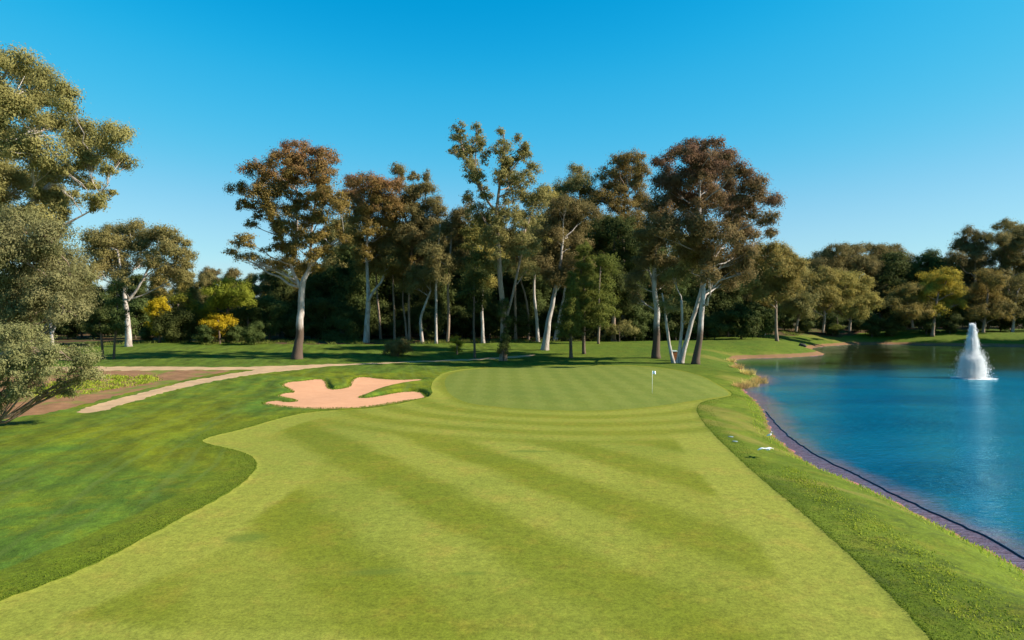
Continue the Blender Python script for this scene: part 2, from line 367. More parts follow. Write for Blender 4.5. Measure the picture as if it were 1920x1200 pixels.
# ------------------------------------------------------------------ ground outlines
def smooth_poly(P, it=2, closed=True):
    P = np.asarray(P, float)
    for _ in range(it):
        Q = np.roll(P, -1, 0) if closed else P[1:]
        A = P if closed else P[:-1]
        N = np.empty((2 * len(A), 2)); N[0::2] = 0.75 * A + 0.25 * Q; N[1::2] = 0.25 * A + 0.75 * Q
        P = N if closed else np.vstack([P[:1], N, P[-1:]])
    return P
def sdf(P, X, Y, margin=25.0, far=60.0):
    """signed distance to a closed outline, negative inside"""
    out = np.full(len(X), far)
    lo = P.min(0) - margin; hi = P.max(0) + margin
    idx = np.where((X > lo[0]) & (X < hi[0]) & (Y > lo[1]) & (Y < hi[1]))[0]
    A = P; B = np.roll(P, -1, 0)
    for ch in np.array_split(idx, max(1, len(idx) // 20000)):
        x = X[ch][:, None]; y = Y[ch][:, None]
        ex, ey = (B - A)[:, 0], (B - A)[:, 1]
        wx = x - A[:, 0]; wy = y - A[:, 1]
        t = np.clip((wx * ex + wy * ey) / (ex * ex + ey * ey + 1e-12), 0, 1)
        d = np.sqrt(((wx - t * ex) ** 2 + (wy - t * ey) ** 2).min(1))
        c = (A[:, 1] > y) != (B[:, 1] > y)
        xi = A[:, 0] + (y - A[:, 1]) / np.where(np.abs(ey) < 1e-9, 1e-9, ey) * ex
        ins = (c & (x < xi)).sum(1) % 2 == 1
        out[ch] = np.where(ins, -d, d)
    return out
G = lambda L: np.array([gpt(*p) for p in L])
G0 = lambda L, z=0.0: np.array([flat(p[0], p[1], z) for p in L])

POND = G0([(1510, 864), (1479, 841), (1447, 812), (1443, 796), (1432, 767), (1411, 745), (1390, 731), (1403, 723), (1428, 715), (1424, 704), (1397, 699),
           (1381, 685), (1374, 674), (1413, 671.5), (1467, 671), (1520, 668), (1549, 665), (1539, 661), (1520, 656), (1526, 651), (1560, 648.5),
           (1612, 644.5), (1700, 646), (1800, 647.5), (1920, 649)], WATER)
POND = np.vstack([POND, [(152, 168), (165, 120), (160, 60), (110, 20), (60, 4), (30, 8)],
                  G0([(2150, 1235), (1920, 1070), (1893, 1052), (1836, 1025), (1778, 992), (1728, 968), (1663, 934), (1606, 908), (1544, 882)], WATER)])
POND = smooth_poly(POND, 2)
FAIR = smooth_poly(G0([(-300, 1260), (-60, 1150), (0, 1125), (96, 1094), (215, 1043), (307, 993), (422, 932), (468, 899), (485, 872), (471, 853), (433, 840), (391, 832),
                       (377, 826), (399, 817), (452, 805), (517, 787), (575, 775), (640, 771), (700, 768), (760, 757), (812, 744), (808, 728), (812, 712), (832, 697), (880, 689),
                       (1000, 686), (1120, 685.5), (1200, 686), (1262, 692), (1320, 705), (1360, 721), (1376, 733), (1352, 742), (1318, 750),
                       (1306, 759), (1307, 775), (1330, 806), (1376, 852), (1433, 905), (1510, 970), (1587, 1039), (1663, 1116), (1750, 1210), (1900, 1400)])[:, :], 1)
FAIR = np.vstack([FAIR, [(14, -15), (-30, -15)]]) if False else FAIR
GREEN = smooth_poly(G0([(832, 712), (838, 735), (862, 752), (900, 761), (1000, 768.5), (1100, 770), (1200, 764), (1280, 752), (1340, 742), (1373, 733),
                        (1350, 718), (1310, 703), (1255, 692), (1200, 687), (1100, 686.3), (1000, 686.6), (890, 690), (846, 698)]), 2)
BUNK = smooth_poly(G0([(494, 757), (507, 753), (521, 752), (530, 755.5), (551, 755.8), (562, 753), (551, 748.5), (533, 744.5), (523, 741.7), (533, 737), (557, 735),
                       (543, 728), (530, 722.8), (542, 717.8), (568, 715.7), (601, 711.5), (609, 716), (611, 724.5), (620, 728), (636, 727), (657, 722.8), (662, 713), (671, 706.8), (684, 706),
                       (719, 709), (754, 710.5), (794, 708.6), (781, 713), (754, 716), (728, 721.5), (702, 730), (684, 738.5), (667, 747), (692, 747.3), (719, 739.6),
                       (745, 733.6), (767, 731), (785, 731.3), (793, 737), (797, 742), (791, 746), (763, 751), (728, 758), (684, 765), (630, 767.6), (577, 767), (542, 764.4), (515, 761)]), 1)
PATH = smooth_poly(G([(138, 775), (185, 774), (230, 759), (290, 741), (360, 723), (430, 709), (500, 699), (560, 693), (605, 687), (700, 683), (800, 678.5), (900, 675), (985, 670), (1010, 665),
                      (985, 666), (900, 672), (800, 676), (700, 681), (610, 683), (560, 684.5), (500, 687), (440, 688.5), (380, 688.5), (280, 687), (190, 687), (60, 688), (60, 694), (190, 695), (280, 695),
                      (380, 694), (455, 693.5), (490, 692.5), (420, 703), (350, 715.5), (290, 730), (220, 748), (165, 763)]), 1)
DIRT = smooth_poly(G([(-120, 812), (0, 787), (70, 778), (130, 766), (215, 744), (290, 725), (345, 712), (410, 700), (440, 695), (380, 694), (280, 695), (190, 695.5), (60, 695), (-120, 700)]), 1)
SEMI = smooth_poly(G0([(-300, 1190), (-60, 1095), (0, 1070), (92, 1037), (215, 985), (330, 932), (400, 895), (432, 870), (440, 855), (420, 838), (360, 828), (380, 812), (440, 798), (500, 780), (520, 800), (520, 880), (450, 960), (240, 1070), (0, 1180), (-300, 1300)]), 2)
# wood floor: everything behind the edge of the lawn
EDGE = [(-1500, 640), (-300, 655), (0, 657), (100, 657), (180, 648), (250, 643), (340, 641), (480, 643), (580, 646), (690, 645), (800, 643), (930, 642), (1060, 640), (1160, 637), (1230, 632),
        (1300, 629), (1380, 628.5), (1460, 626), (1560, 622), (1700, 618.5), (1800, 617), (1930, 616), (2300, 615)]
EP = G(EDGE)
WOODF = np.vstack([EP, [(900, 260), (900, 900), (-900, 900), (-900, 200)]])
LITTER = [G([(975, 668), (1005, 662), (1008, 666), (985, 671)]), G([(953, 646), (958, 642.5), (975, 642.5), (974, 645)])]

# terrain grid: a fan of cells around a point behind the camera, fine in front, coarse elsewhere
ang = np.radians(np.concatenate([np.linspace(-115, -42, 30)[:-1], np.arange(-42, -22, 0.15), np.arange(-22, -5, 0.085), np.arange(-5, 42.01, 0.15), np.linspace(42, 115, 30)[1:]]))
rad = np.concatenate([np.geomspace(2, 24, 22)[:-1], np.geomspace(24, 72, 200)[:-1], np.linspace(72, 112, 190)[:-1], np.geomspace(112, 270, 190), np.geomspace(270, 2200, 26)[1:]])
RR, AA = np.meshgrid(rad, ang, indexing='ij')
X = (RR * np.sin(AA)).ravel(); Y = (RR * np.cos(AA)).ravel() - 20
nr, na = RR.shape
i = (np.arange(nr - 1)[:, None] * na + np.arange(na - 1)[None]).ravel()
TRI = np.vstack([np.stack([i, i + 1, i + na + 1], -1), np.stack([i, i + na + 1, i + na], -1)])
A = {}
A['pond'] = sdf(POND, X, Y, 30)
A['fair'] = sdf(FAIR, X, Y, 6)
A['green'] = sdf(GREEN, X, Y, 30)
A['bunk'] = sdf(BUNK, X, Y, 6)
A['path'] = sdf(PATH, X, Y, 4)
A['dirt'] = sdf(DIRT, X, Y, 4)
A['semi'] = sdf(SEMI, X, Y, 4)
A['wood'] = sdf(WOODF, X, Y, 1e5)
A['wood'] = A['wood'] + 1.2 * np.sin(X * 0.31 + 0.7 * np.sin(Y * 0.2)) + 0.6 * np.sin(X * 1.1)
rough_n = np.sin(X * 3.1 + 1.7 * np.sin(Y * 2.3)) * np.sin(Y * 2.7 + 1.3 * np.sin(X * 1.9))
A['fair'] = A['fair'] + 0.07 * rough_n; A['path'] = A['path'] + 0.16 * rough_n; A['dirt'] = A['dirt'] + 0.7 * rough_n * np.sin(X * 0.4) + 0.3 * rough_n; A['bunk'] = A['bunk'] - 0.22 + 0.012 * rough_n
def ell(px, py, rx, ry, rot=0, z=0.0):
    cx, cy = flat(px, py, z); c, s_ = math.cos(rot), math.sin(rot)
    u = ((X - cx) * c + (Y - cy) * s_) / rx; v = (-(X - cx) * s_ + (Y - cy) * c) / ry
    return np.clip(1.25 - np.sqrt(u * u + v * v), 0, 0.6) / 0.6
dry = np.zeros(len(X))
for e in [(1345, 765, 1.6, 4.5, 0.5), (1340, 790, 1.1, 2.5, 0.5), (1412, 790, 1.2, 6.0, 0.25), (1400, 815, 0.8, 2.5, 0.3), (1440, 667, 14, 1.8, 0, -0.4), (1500, 665, 8, 1.6, 0, -0.4), (1570, 641, 16, 5, 0, -0.3), (1385, 705, 2.5, 3, 0),
          (1330, 672, 4, 4, 0), (1480, 850, 0.7, 3.5, 0.9, -0.7), (1700, 960, 0.6, 6, 0.95, -0.7)]:
    dry = np.maximum(dry, ell(*e) * 0.65)
A['dry'] = dry
A['damp'] = np.maximum.reduce([ell(705, 1073, 0.95, 0.28, 0.1), ell(990, 848, 1.35, 0.32, 0), ell(880, 1078, 0.5, 0.18, 0.1), ell(460, 1010, 0.7, 0.5, 0.3)])
A['weed'] = np.maximum.reduce([ell(1720, 1080, 2.2, 8.0, 0.62), ell(1560, 940, 1.2, 5.0, 0.6), ell(1850, 1130, 2.5, 6, 0.6)])

z = zb(X, Y)
wbank = 3.2 + 0.045 * np.clip(Y, 0, 250) + 0.06 * np.clip(Y - 90, 0, 150)
t = np.clip(A['pond'] / wbank, 0, 1); prof = 1 - (1 - t) ** 2
zz = np.where(A['pond'] > 0, WATER + (z - WATER) * prof, WATER - np.minimum(-A['pond'] * 0.16, 2.2))
# sand trap: the floor lies below the turf, deeper towards the back; turf rolls up at the lip
bd = 0.06 + 0.24 * ss(58, 68, Y) * (0.3 + 0.7 * ss(-23, -18, X)) * (1 - 0.75 * ss(78, 82, Y))
zz = zz - bd * ss(0.42, 0.02, A['bunk']) + 0.1 * ss(58, 68, Y) * np.exp(-((A['bunk'] - 0.8) / 0.7) ** 2)
zz += 0.25 * ss(2, -10, A['green'])                       # green slightly raised
zz += -0.035 * ss(0.1, -0.25, A['fair'])                  # mown surfaces sit lower than the rough
rg = ss(0, 1.5, A['fair']) * ss(0, 1.5, A['bunk'])
zz += rg * 0.05 * (np.sin(X * 1.7 + 2 * np.sin(Y * 0.9)) * np.sin(Y * 1.3 + X * 0.5))
zz += 0.6 * ss(-0.5, 18, A['wood'] * -1) * 0.5
V = np.stack([X, Y, zz], -1)
KEYS = list(A); AT = np.stack([A[k] for k in KEYS], -1)

def split(T, key):
    """cut the triangles along the zero line of an outline; returns inside, outside"""
    global V, AT
    k = KEYS.index(key); s = AT[:, k]; ins = s[T] < 0; n = ins.sum(1)
    full, none = T[n == 3], T[n == 0]
    In, Out = [full], [none]
    for cnt in (1, 2):
        m = T[n == cnt]
        if not len(m): continue
        flag = ins[n == cnt] if cnt == 1 else ~ins[n == cnt]
        j = flag.argmax(1); r = np.arange(len(m))
        a, b, c = m[r, j], m[r, (j + 1) % 3], m[r, (j + 2) % 3]
        e = np.concatenate([np.stack([a, b], -1), np.stack([a, c], -1)])
        e.sort(1); ue, inv = np.unique(e, axis=0, return_inverse=True); inv = inv.ravel()
        s0, s1 = s[ue[:, 0]], s[ue[:, 1]]; w = (s0 / (s0 - s1))[:, None]
        base = len(V)
        V = np.vstack([V, V[ue[:, 0]] * (1 - w) + V[ue[:, 1]] * w])
        na_ = AT[ue[:, 0]] * (1 - w) + AT[ue[:, 1]] * w; na_[:, k] = 0
        AT = np.vstack([AT, na_]); s = AT[:, k]
        p, q = base + inv[:len(m)], base + inv[len(m):]
        lone = np.stack([a, p, q], -1); rest = np.vstack([np.stack([p, b, c], -1), np.stack([p, c, q], -1)])
        (In if cnt == 1 else Out).append(lone); (Out if cnt == 1 else In).append(rest)
    return np.vstack(In), np.vstack(Out)
def surface(name, T, mat, attrs=(), label=None, lift=None):
    u, inv = np.unique(T, return_inverse=True)
    P = V[u].copy()
    if lift is not None: P[:, 2] = lift
    o = mesh_np(name, P, [inv.reshape(-1, 3)], mat, None, True, {k: AT[u, KEYS.index(k)] for k in attrs})
    return tag(o, label, None, None, 'structure')

wat = TRI[(A['pond'][TRI] < 0.9).any(1)]
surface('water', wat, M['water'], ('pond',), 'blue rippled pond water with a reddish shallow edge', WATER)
rest = TRI
bed, rest = split(rest, 'pond'); surface('pond_bed', bed, M['bed'], (), 'reddish pond bed seen through the shallow water')
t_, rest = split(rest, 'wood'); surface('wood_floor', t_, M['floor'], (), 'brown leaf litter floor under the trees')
t_, rest = split(rest, 'path'); surface('path', t_, M['path'], (), 'pale sandy cart path curving round the green')
t_, rest = split(rest, 'dirt'); surface('earth_strip', t_, M['dirt'], (), 'bare brown earth between the two branches of the path')
t_, rest = split(rest, 'bunk'); surface('sand_bunker', t_, M['sand'], (), 'peach coloured sand bunker with grass fingers')
t_, rest = split(rest, 'green'); surface('putting_green', t_, M['green'], ('green',), 'oval putting green mown in fine stripes')
t_, rest = split(rest, 'fair'); surface('fairway', t_, M['fairway'], ('green', 'fair', 'damp'), 'light green fairway with diagonal mowing stripes')
surface('ground', rest, M['rough'], ('pond', 'semi', 'dry', 'weed'), 'darker green rough grass and lawn')

GRID_KEEP = dict(X=X, Y=Y)
def ground_z(x, y):
    """true level near a point, pond bank included"""
    j = np.argmin((X - x) ** 2 + (Y - y) ** 2); return float(zz[j])

# ------------------------------------------------------------------ trees
def leaves(P, Nrm, L, Wd, v, top, droop=0.35):
    """small pointed leaf sprays: centre P, facing Nrm"""
    n = len(P)
    ax = RNG.normal(size=(n, 3)); ax[:, 2] -= droop * 2
    ax -= (ax * Nrm).sum(1)[:, None] * Nrm; ax /= np.linalg.norm(ax, axis=1)[:, None] + 1e-9
    bx = np.cross(Nrm, ax)
    l = (L * RNG.uniform(0.55, 1.35, n))[:, None]; w = (Wd * RNG.uniform(0.6, 1.3, n))[:, None]
    V4 = np.stack([P - ax * l * 0.5, P + bx * w * 0.5 + ax * l * 0.05, P + ax * l * 0.5, P - bx * w * 0.5 - ax * l * 0.05], 1).reshape(-1, 3)
    F4 = np.arange(n * 4).reshape(-1, 4)
    return V4, F4, np.repeat(v, 4), np.repeat(top, 4)

def crown_arrays(blobs, leaf=0.5, lai=2.3, clump=1.15, topf=None, droop=0.35, grow=np.array([1.08, 1.08, 1.28])):
    """blobs: (x, y, z, rx, ry, rz) ellipsoids filled with leaf clumps; returns arrays + clump centres"""
    Vs, Fs, vs, ts, cl = [], [], [], [], []
    zs = [b[2] + b[5] for b in blobs]; zl = [b[2] - b[5] for b in blobs]; z0, z1 = min(zl), max(zs)
    off = 0; leaf = leaf * 0.8
    bb = list(blobs)
    for j, b in enumerate(blobs):             # smaller lobes bridge neighbouring ones
        dd = sorted((sum((b[k] - o[k]) ** 2 for k in range(3)), i_) for i_, o in enumerate(blobs) if i_ != j)[:2]
        for d_, i_ in dd:
            o = blobs[i_]; m_ = max(b[3:6]) + max(o[3:6])
            if i_ > j and d_ < (1.15 * m_) ** 2:
                f = RNG.uniform(0.35, 0.65); bb.append(tuple(b[k] * f + o[k] * (1 - f) + RNG.normal() * 0.25 for k in range(3)) + tuple(0.62 * (b[k] + o[k]) / 2 for k in (3, 4, 5)))
    for b in bb:
        c = np.array(b[:3]); r = np.array(b[3:6]) * grow
        rc = min(clump, 0.55 * r.min())
        vol = r.prod(); nC = int(np.clip(1.15 * vol / rc ** 3, 5, 60))
        d = RNG.normal(size=(nC, 3)); d /= np.linalg.norm(d, axis=1)[:, None]; d[:, 2] = np.where(d[:, 2] < -0.55, -d[:, 2] * 0.6, d[:, 2])
        C = c + d * r * (RNG.uniform(0.25, 1.0, (nC, 1)) ** 0.5) * 0.88
        cl.append((c, C))
        area = 1.55 * lai * PI * r[0] * r[2]; nl = max(20, int(area / (leaf * leaf * 0.42 * 0.5)))
        wgt = RNG.uniform(0.4, 1.5, nC); k = RNG.choice(nC, nl, p=wgt / wgt.sum())
        q = RNG.normal(size=(nl, 3)); qn = np.linalg.norm(q, axis=1)[:, None]; q = q / qn * (RNG.uniform(0, 1, (nl, 1)) ** 0.5) * np.clip(1 + 0.28 * RNG.normal(size=(nl, 1)), 0.5, 2.0)
        rck = (rc * RNG.uniform(0.75, 1.3, nC))[k][:, None]
        P = C[k] + q * rck * np.array([1.1, 1.1, 0.85]) * 1.1
        o = (P - c) / r; o /= np.linalg.norm(o, axis=1)[:, None] + 1e-6
        Nn = 0.5 * o + 0.8 * q + RNG.normal(size=(nl, 3)) * 0.28 + np.array([0, 0, 0.2]); Nn /= np.linalg.norm(Nn, axis=1)[:, None] + 1e-9
        v = np.clip(RNG.uniform(0, 1, nC)[k] * 0.85 + RNG.uniform(0, 0.15, nl), 0, 1)
        if topf is not None:
            hh = (P[:, 2] - z0) / (z1 - z0 + 1e-6)
            outer = np.clip(np.linalg.norm((P - c) / r, axis=1), 0, 1.2)
            tp = np.clip((hh - topf) / (1.0 - topf) + RNG.uniform(-0.35, 0.35, nC)[k], 0, 1) * np.clip(outer, 0.2, 1)
        else: tp = np.zeros(nl)
        V4, F4, v4, t4 = leaves(P, Nn, leaf, leaf * 0.42, v, tp, droop)
        Vs.append(V4); Fs.append(F4 + off); off += len(V4); vs.append(v4); ts.append(t4)
    return np.vstack(Vs), np.vstack(Fs), np.concatenate(vs), np.concatenate(ts), cl

def bez(p0, p1, p2, n):
    t = np.linspace(0, 1, n)[:, None]; return (1 - t) ** 2 * p0 + 2 * t * (1 - t) * p1 + t * t * p2
def jitter(P, a):
    P = P.copy(); P[1:-1] += RNG.normal(size=P[1:-1].shape) * a; return P
def resample(P, n):
    P = np.asarray(P, float); s = np.concatenate([[0], np.cumsum(np.linalg.norm(np.diff(P, axis=0), axis=1))])
    q = np.linspace(0, s[-1], n); return np.stack([np.interp(q, s, P[:, j]) for j in range(P.shape[1])], -1)

def tree(name, label, base, stems, blobs, leafmat, barkmat, leaf=0.5, lai=2.3, clump=1.15, topf=None, group=None, droop=0.35, twig=True, cat='tree'):
    """stems: list of [(x,y,z,r),...] in local coordinates; blobs in local coordinates"""
    root = empty(name, base); tag(root, label, cat, group)
    w = MB(); SP = []
    for st in stems:
        st = np.asarray(st, float)
        Q = resample(st, max(5, len(st) * 2))
        Q[1:-1, :2] += RNG.normal(size=(len(Q) - 2, 2)) * Q[1:-1, 3:4] * 0.18
        Q = np.stack([np.interp(np.linspace(0, len(Q) - 1, len(Q) * 3), np.arange(len(Q)), Q[:, j]) for j in range(4)], -1)
        for _ in range(3): Q[1:-1] = (Q[:-2] + 2 * Q[1:-1] + Q[2:]) / 4
        if Q[0, 2] < 0.5: Q[:, 3] *= 1 + 0.35 * np.exp(-np.clip(Q[:, 2] - Q[0, 2], 0, 99) / (2.2 * Q[0, 3] + 0.05))
        w.tube(Q[:, :3], Q[:, 3], 10, 0.05); SP.append(Q)
    if blobs:
        V4, F4, v4, t4, cl = crown_arrays(blobs, leaf, lai, clump, topf, droop)
        if stems:
            allq = np.vstack(SP)
            for (c, C), b in zip(cl[:len(blobs)], blobs):
                hd = np.linalg.norm(allq[:, :2] - c[:2], axis=1)
                score = np.linalg.norm(allq[:, :3] - c, axis=1) + np.where(allq[:, 2] > c[2] - 0.45 * hd, 6 + 2 * np.abs(allq[:, 2] - c[2]), 0)
                q = allq[score.argmin()]; p0 = q[:3]; L = np.linalg.norm(c - p0)
                if L < 0.4: continue
                r0 = min(q[3] * 0.55, 0.035 + 0.014 * L + 0.014 * max(b[3:6]))
                mid = p0 * 0.55 + c * 0.45 + np.array([0, 0, -0.02 * L]) + RNG.normal(size=3) * 0.06 * L
                B = jitter(bez(p0, mid, c, 7), 0.02 * L)
                w.tube(B, np.linspace(r0, max(0.03, r0 * 0.4), 7), 6)
                if twig:
                    for e in C[:: max(1, len(C) // 6)]:
                        k = RNG.integers(3, 7); T = jitter(bez(B[k], (B[k] + e) / 2 + RNG.normal(size=3) * 0.15, e, 4), 0.05)
                        w.tube(T, np.linspace(max(0.025, r0 * 0.35), 0.012, 4), 4, cap=False)
        cr = mesh_np('crown', V4, [F4], leafmat, root, False, {'v': v4, 'top': t4})
    if stems: w.build('trunk', barkmat, root)
    return root

def px_tree(name, label, D, base_px, stems, blobs, leafmat, barkmat, leaf=0.5, lai=2.3, clump=1.15, topf=None, group=None, droop=0.35, depth=0.8, cat='tree', sink=0.15, cover_p=0.65):
    """tree drawn from pixel measurements taken at distance D; every crown lobe gets its own depth"""
    p = W(base_px, 600, D); zg = ground_z(p.x, D); base = Vector((p.x, D, zg - sink)); k = D / F
    sts = []
    for st in stems:
        s2 = []; dy = 0.0; ph = RNG.uniform(-1, 1)
        for n_, (px, py, wpx) in enumerate(st):
            q = W(px, py, D) - base
            s2.append((q.x, 0.12 * ph * max(q.z, 0) * 0.5, q.z, wpx * k / 2 * (0.74 if wpx > 5 else 0.85)))
        if n_ > 0 and s2[0][2] < 2.5: s2[0] = (s2[0][0], 0.0 if len(stems) == 1 else s2[0][1], -0.1, s2[0][3])
        sts.append(s2)
    bl = []
    if blobs:
        cx = sum(b[0] for b in blobs) / len(blobs); span = max(30, max(abs(b[0] - cx) + b[2] for b in blobs))
        for b in blobs:
            rx, rz = b[2] * k, b[3] * k; ry = 0.85 * (rx + rz) / 2 + 0.2
            room = math.sqrt(max(0.05, 1 - ((b[0] - cx) / span) ** 2)) * span * k * depth
            dy = b[4] if len(b) > 4 else RNG.uniform(-1, 1) * room * 0.75
            q = W(b[0], b[1], D + dy) - base
            s_ = (D + dy) / D
            bl.append((q.x, q.y, q.z, rx * s_, ry, rz * s_))
        if len(blobs) > 12:                     # foliage hanging in front of the upper stems
            y0 = min(b[1] - b[3] for b in blobs); y1 = max(b[1] for b in blobs)
            for st in stems:
                for (px, py, w_) in resample(st, len(st) * 2):
                    if y0 + 12 < py < y1 - 10 and RNG.uniform() < cover_p:
                        dy = -RNG.uniform(1.2, 3.0); q = W(px + RNG.uniform(-9, 9), py + RNG.uniform(-5, 5), D + dy) - base
                        rr = RNG.uniform(11, 17) * k; bl.append((q.x, q.y, q.z, rr, rr, rr * 0.75))
    return tree(name, label, base, sts, bl, leafmat, barkmat, leaf, lai, clump, topf, group, droop, cat=cat)

# --- near trees at the left edge
px_tree('gum_tree', 'huge olive gum tree reaching the sky at the left edge of the photo', 60, -70,
        [[(-70, 745, 46), (-60, 600, 40), (-40, 450, 34), (-20, 320, 26), (0, 220, 16), (10, 130, 8)], [(-45, 480, 24), (40, 400, 16), (100, 340, 11), (170, 300, 6)],
         [(-50, 520, 20), (20, 480, 14), (80, 440, 9), (140, 410, 4), (185, 385, 2)]],
        [(15, 120, 42, 34), (-60, 150, 70, 60), (70, 165, 55, 40), (120, 190, 34, 28), (20, 210, 65, 45), (95, 240, 55, 32), (175, 245, 42, 24), (215, 265, 34, 30), (150, 290, 45, 26), (228, 300, 24, 16),
         (205, 320, 20, 10), (60, 290, 60, 40), (-20, 290, 60, 50), (110, 335, 48, 28), (165, 345, 25, 14), (30, 360, 60, 40), (90, 385, 40, 24), (130, 372, 30, 13), (180, 372, 26, 9), (205, 362, 16, 6), (-40, 380, 60, 60), (60, 420, 55, 34), (110, 415, 24, 12)],
        M['grey'], M['bark'], 0.28, 2.9, 0.9, droop=0.5)
px_tree('gum_tree', 'drooping grey-green gum tree in front of the huge olive one', 53, -60,
        [[(-60, 765, 30), (-45, 690, 26), (-10, 600, 22), (30, 520, 15), (60, 450, 8)], [(-25, 640, 16), (50, 570, 11), (130, 510, 5)]],
        [(40, 430, 62, 38), (95, 450, 45, 36), (0, 470, 60, 50), (60, 490, 60, 38), (115, 490, 38, 30), (30, 545, 60, 40), (95, 540, 50, 34), (145, 535, 34, 30), (150, 565, 28, 24), (70, 585, 55, 30), (10, 600, 50, 36), (120, 585, 40, 26), (-40, 540, 50, 70)],
        M['sage'], M['tanbark'], 0.24, 2.2, 0.8, droop=0.7)
px_tree('olive_shrub_tree', 'low sprawling olive-leaved tree drooping over the grass at far left', 47, -60,
        [[(-60, 800, 18), (-45, 740, 14), (0, 680, 9), (40, 650, 5)], [(-30, 715, 5), (50, 680, 4), (110, 670, 3), (160, 680, 2)]],
        [(0, 755, 26, 16), (-25, 770, 26, 22), (40, 742, 20, 14), (10, 640, 50, 34), (50, 640, 40, 30), (70, 670, 36, 24), (20, 690, 48, 34), (60, 705, 34, 22), (100, 690, 30, 20), (130, 670, 26, 16), (160, 680, 30, 24), (165, 705, 26, 18), (130, 720, 22, 18), (125, 738, 18, 10), (60, 728, 26, 16), (15, 735, 26, 18), (-30, 720, 30, 40), (95, 655, 22, 16)],
        M['sage'], M['tanbark'], 0.2, 1.5, 0.5, droop=0.7)

# --- left middle distance
px_tree('gum_tree', 'small white-trunked gum forking low beside bare earth, half behind the left foliage', 128, 97,
        [[(97, 655, 9), (97, 615, 7), (90, 590, 5), (85, 550, 4)], [(98, 625, 6), (110, 598, 4), (125, 575, 3)]],
        [(70, 560, 40, 28), (110, 550, 40, 28), (150, 555, 30, 30), (90, 520, 45, 28), (140, 520, 35, 25)], M['grey'], M['bark'], 0.5)
px_tree('gum_tree', 'broad round-headed gum with white trunk forking above the left lawn', 133, 241,
        [[(241, 647, 15), (240, 600, 13), (238, 560, 11), (232, 520, 7), (225, 470, 4)], [(240, 565, 8), (258, 545, 6), (275, 515, 5), (287, 490, 4), (300, 460, 3)]],
        [(185, 450, 32, 24), (215, 440, 34, 20), (250, 432, 28, 16), (300, 436, 30, 16), (335, 455, 24, 18), (280, 455, 32, 22), (230, 470, 36, 24), (185, 485, 34, 24), (320, 480, 32, 22), (350, 490, 18, 20), (215, 505, 34, 22), (175, 515, 26, 22), (310, 510, 32, 22), (270, 495, 26, 16), (340, 520, 24, 20), (225, 530, 22, 14)],
        M['olive'], M['bark'], 0.5, 2.2, 1.1)
for bx, lean, tops, lab in ((193, -8, 545, 'young dark tree with thin leaning trunk, left of a pair on the shaded lawn'), (213, 6, 535, 'young dark tree with thin forked trunk, right of a pair on the shaded lawn')):
    px_tree('young_tree', lab, 112, bx, [[(bx, 676, 6), (bx + lean * .3, 640, 5), (bx + lean, 600, 4), (bx + lean, 560, 2)]],
            [(bx + lean - 8, 600, 24, 14), (bx + lean + 4, 592, 17, 13), (bx + lean - 4, 572, 20, 14), (bx + lean - 12, 618, 16, 10), (bx + lean + 6, 616, 14, 9), (bx + lean, tops + 5, 16, 12)],
            M['dark'], M['darkbark'], 0.42, 2.0, 0.8, group='pair of young trees on the left lawn')
px_tree('mimosa_tree', 'mimosa covered in yellow blossom at the wood edge, leftmost yellow patch', 143, 297,
        [[(300, 642, 5), (298, 610, 4), (295, 580, 3)]], [(285, 612, 12, 10), (312, 585, 10, 12), (298, 625, 14, 10), (280, 580, 9, 8), (292, 574, 16, 12), (304, 570, 14, 12), (298, 595, 14, 15), (290, 592, 10, 12)], M['mimosa'], M['darkbark'], 0.4, 2.0, 0.8)
px_tree('mimosa_tree', 'low yellow-flowering mimosa in front of the yellow-green tree', 141, 412,
        [[(412, 642, 5), (410, 615, 4), (408, 600, 3)]], [(430, 606, 12, 9), (388, 608, 10, 8), (412, 628, 18, 9), (392, 624, 12, 8), (400, 600, 16, 11), (418, 597, 16, 12), (408, 612, 18, 9)], M['mimosa'], M['darkbark'], 0.4, 2.0, 0.8)
px_tree('leafy_tree', 'dense dark green bushy tree between two yellow mimosas', 144, 335,
        [[(335, 645, 8), (335, 600, 6), (335, 570, 4)]], [(335, 575, 26, 16), (320, 600, 26, 20), (345, 600, 26, 20), (310, 622, 28, 18), (350, 622, 26, 18), (330, 628, 30, 16)], M['dark'], M['darkbark'], 0.45)
px_tree('leafy_tree', 'pale lime-topped rounded bush behind the dark bushy tree', 147, 342,
        [[(342, 645, 6), (342, 600, 5), (342, 570, 4)]], [(335, 566, 20, 12), (352, 570, 16, 14), (370, 590, 22, 22), (385, 600, 16, 20)], M['lime'], M['darkbark'], 0.45)
px_tree('leafy_tree', 'bright yellow-green rounded tree left of the rust-topped gum', 145, 425,
        [[(425, 645, 8), (425, 590, 6), (425, 550, 5)]], [(405, 545, 22, 14), (430, 535, 24, 14), (455, 545, 20, 14), (420, 565, 32, 16), (450, 565, 24, 14), (400, 572, 20, 14), (470, 560, 14, 12)], M['lime'], M['darkbark'], 0.45)
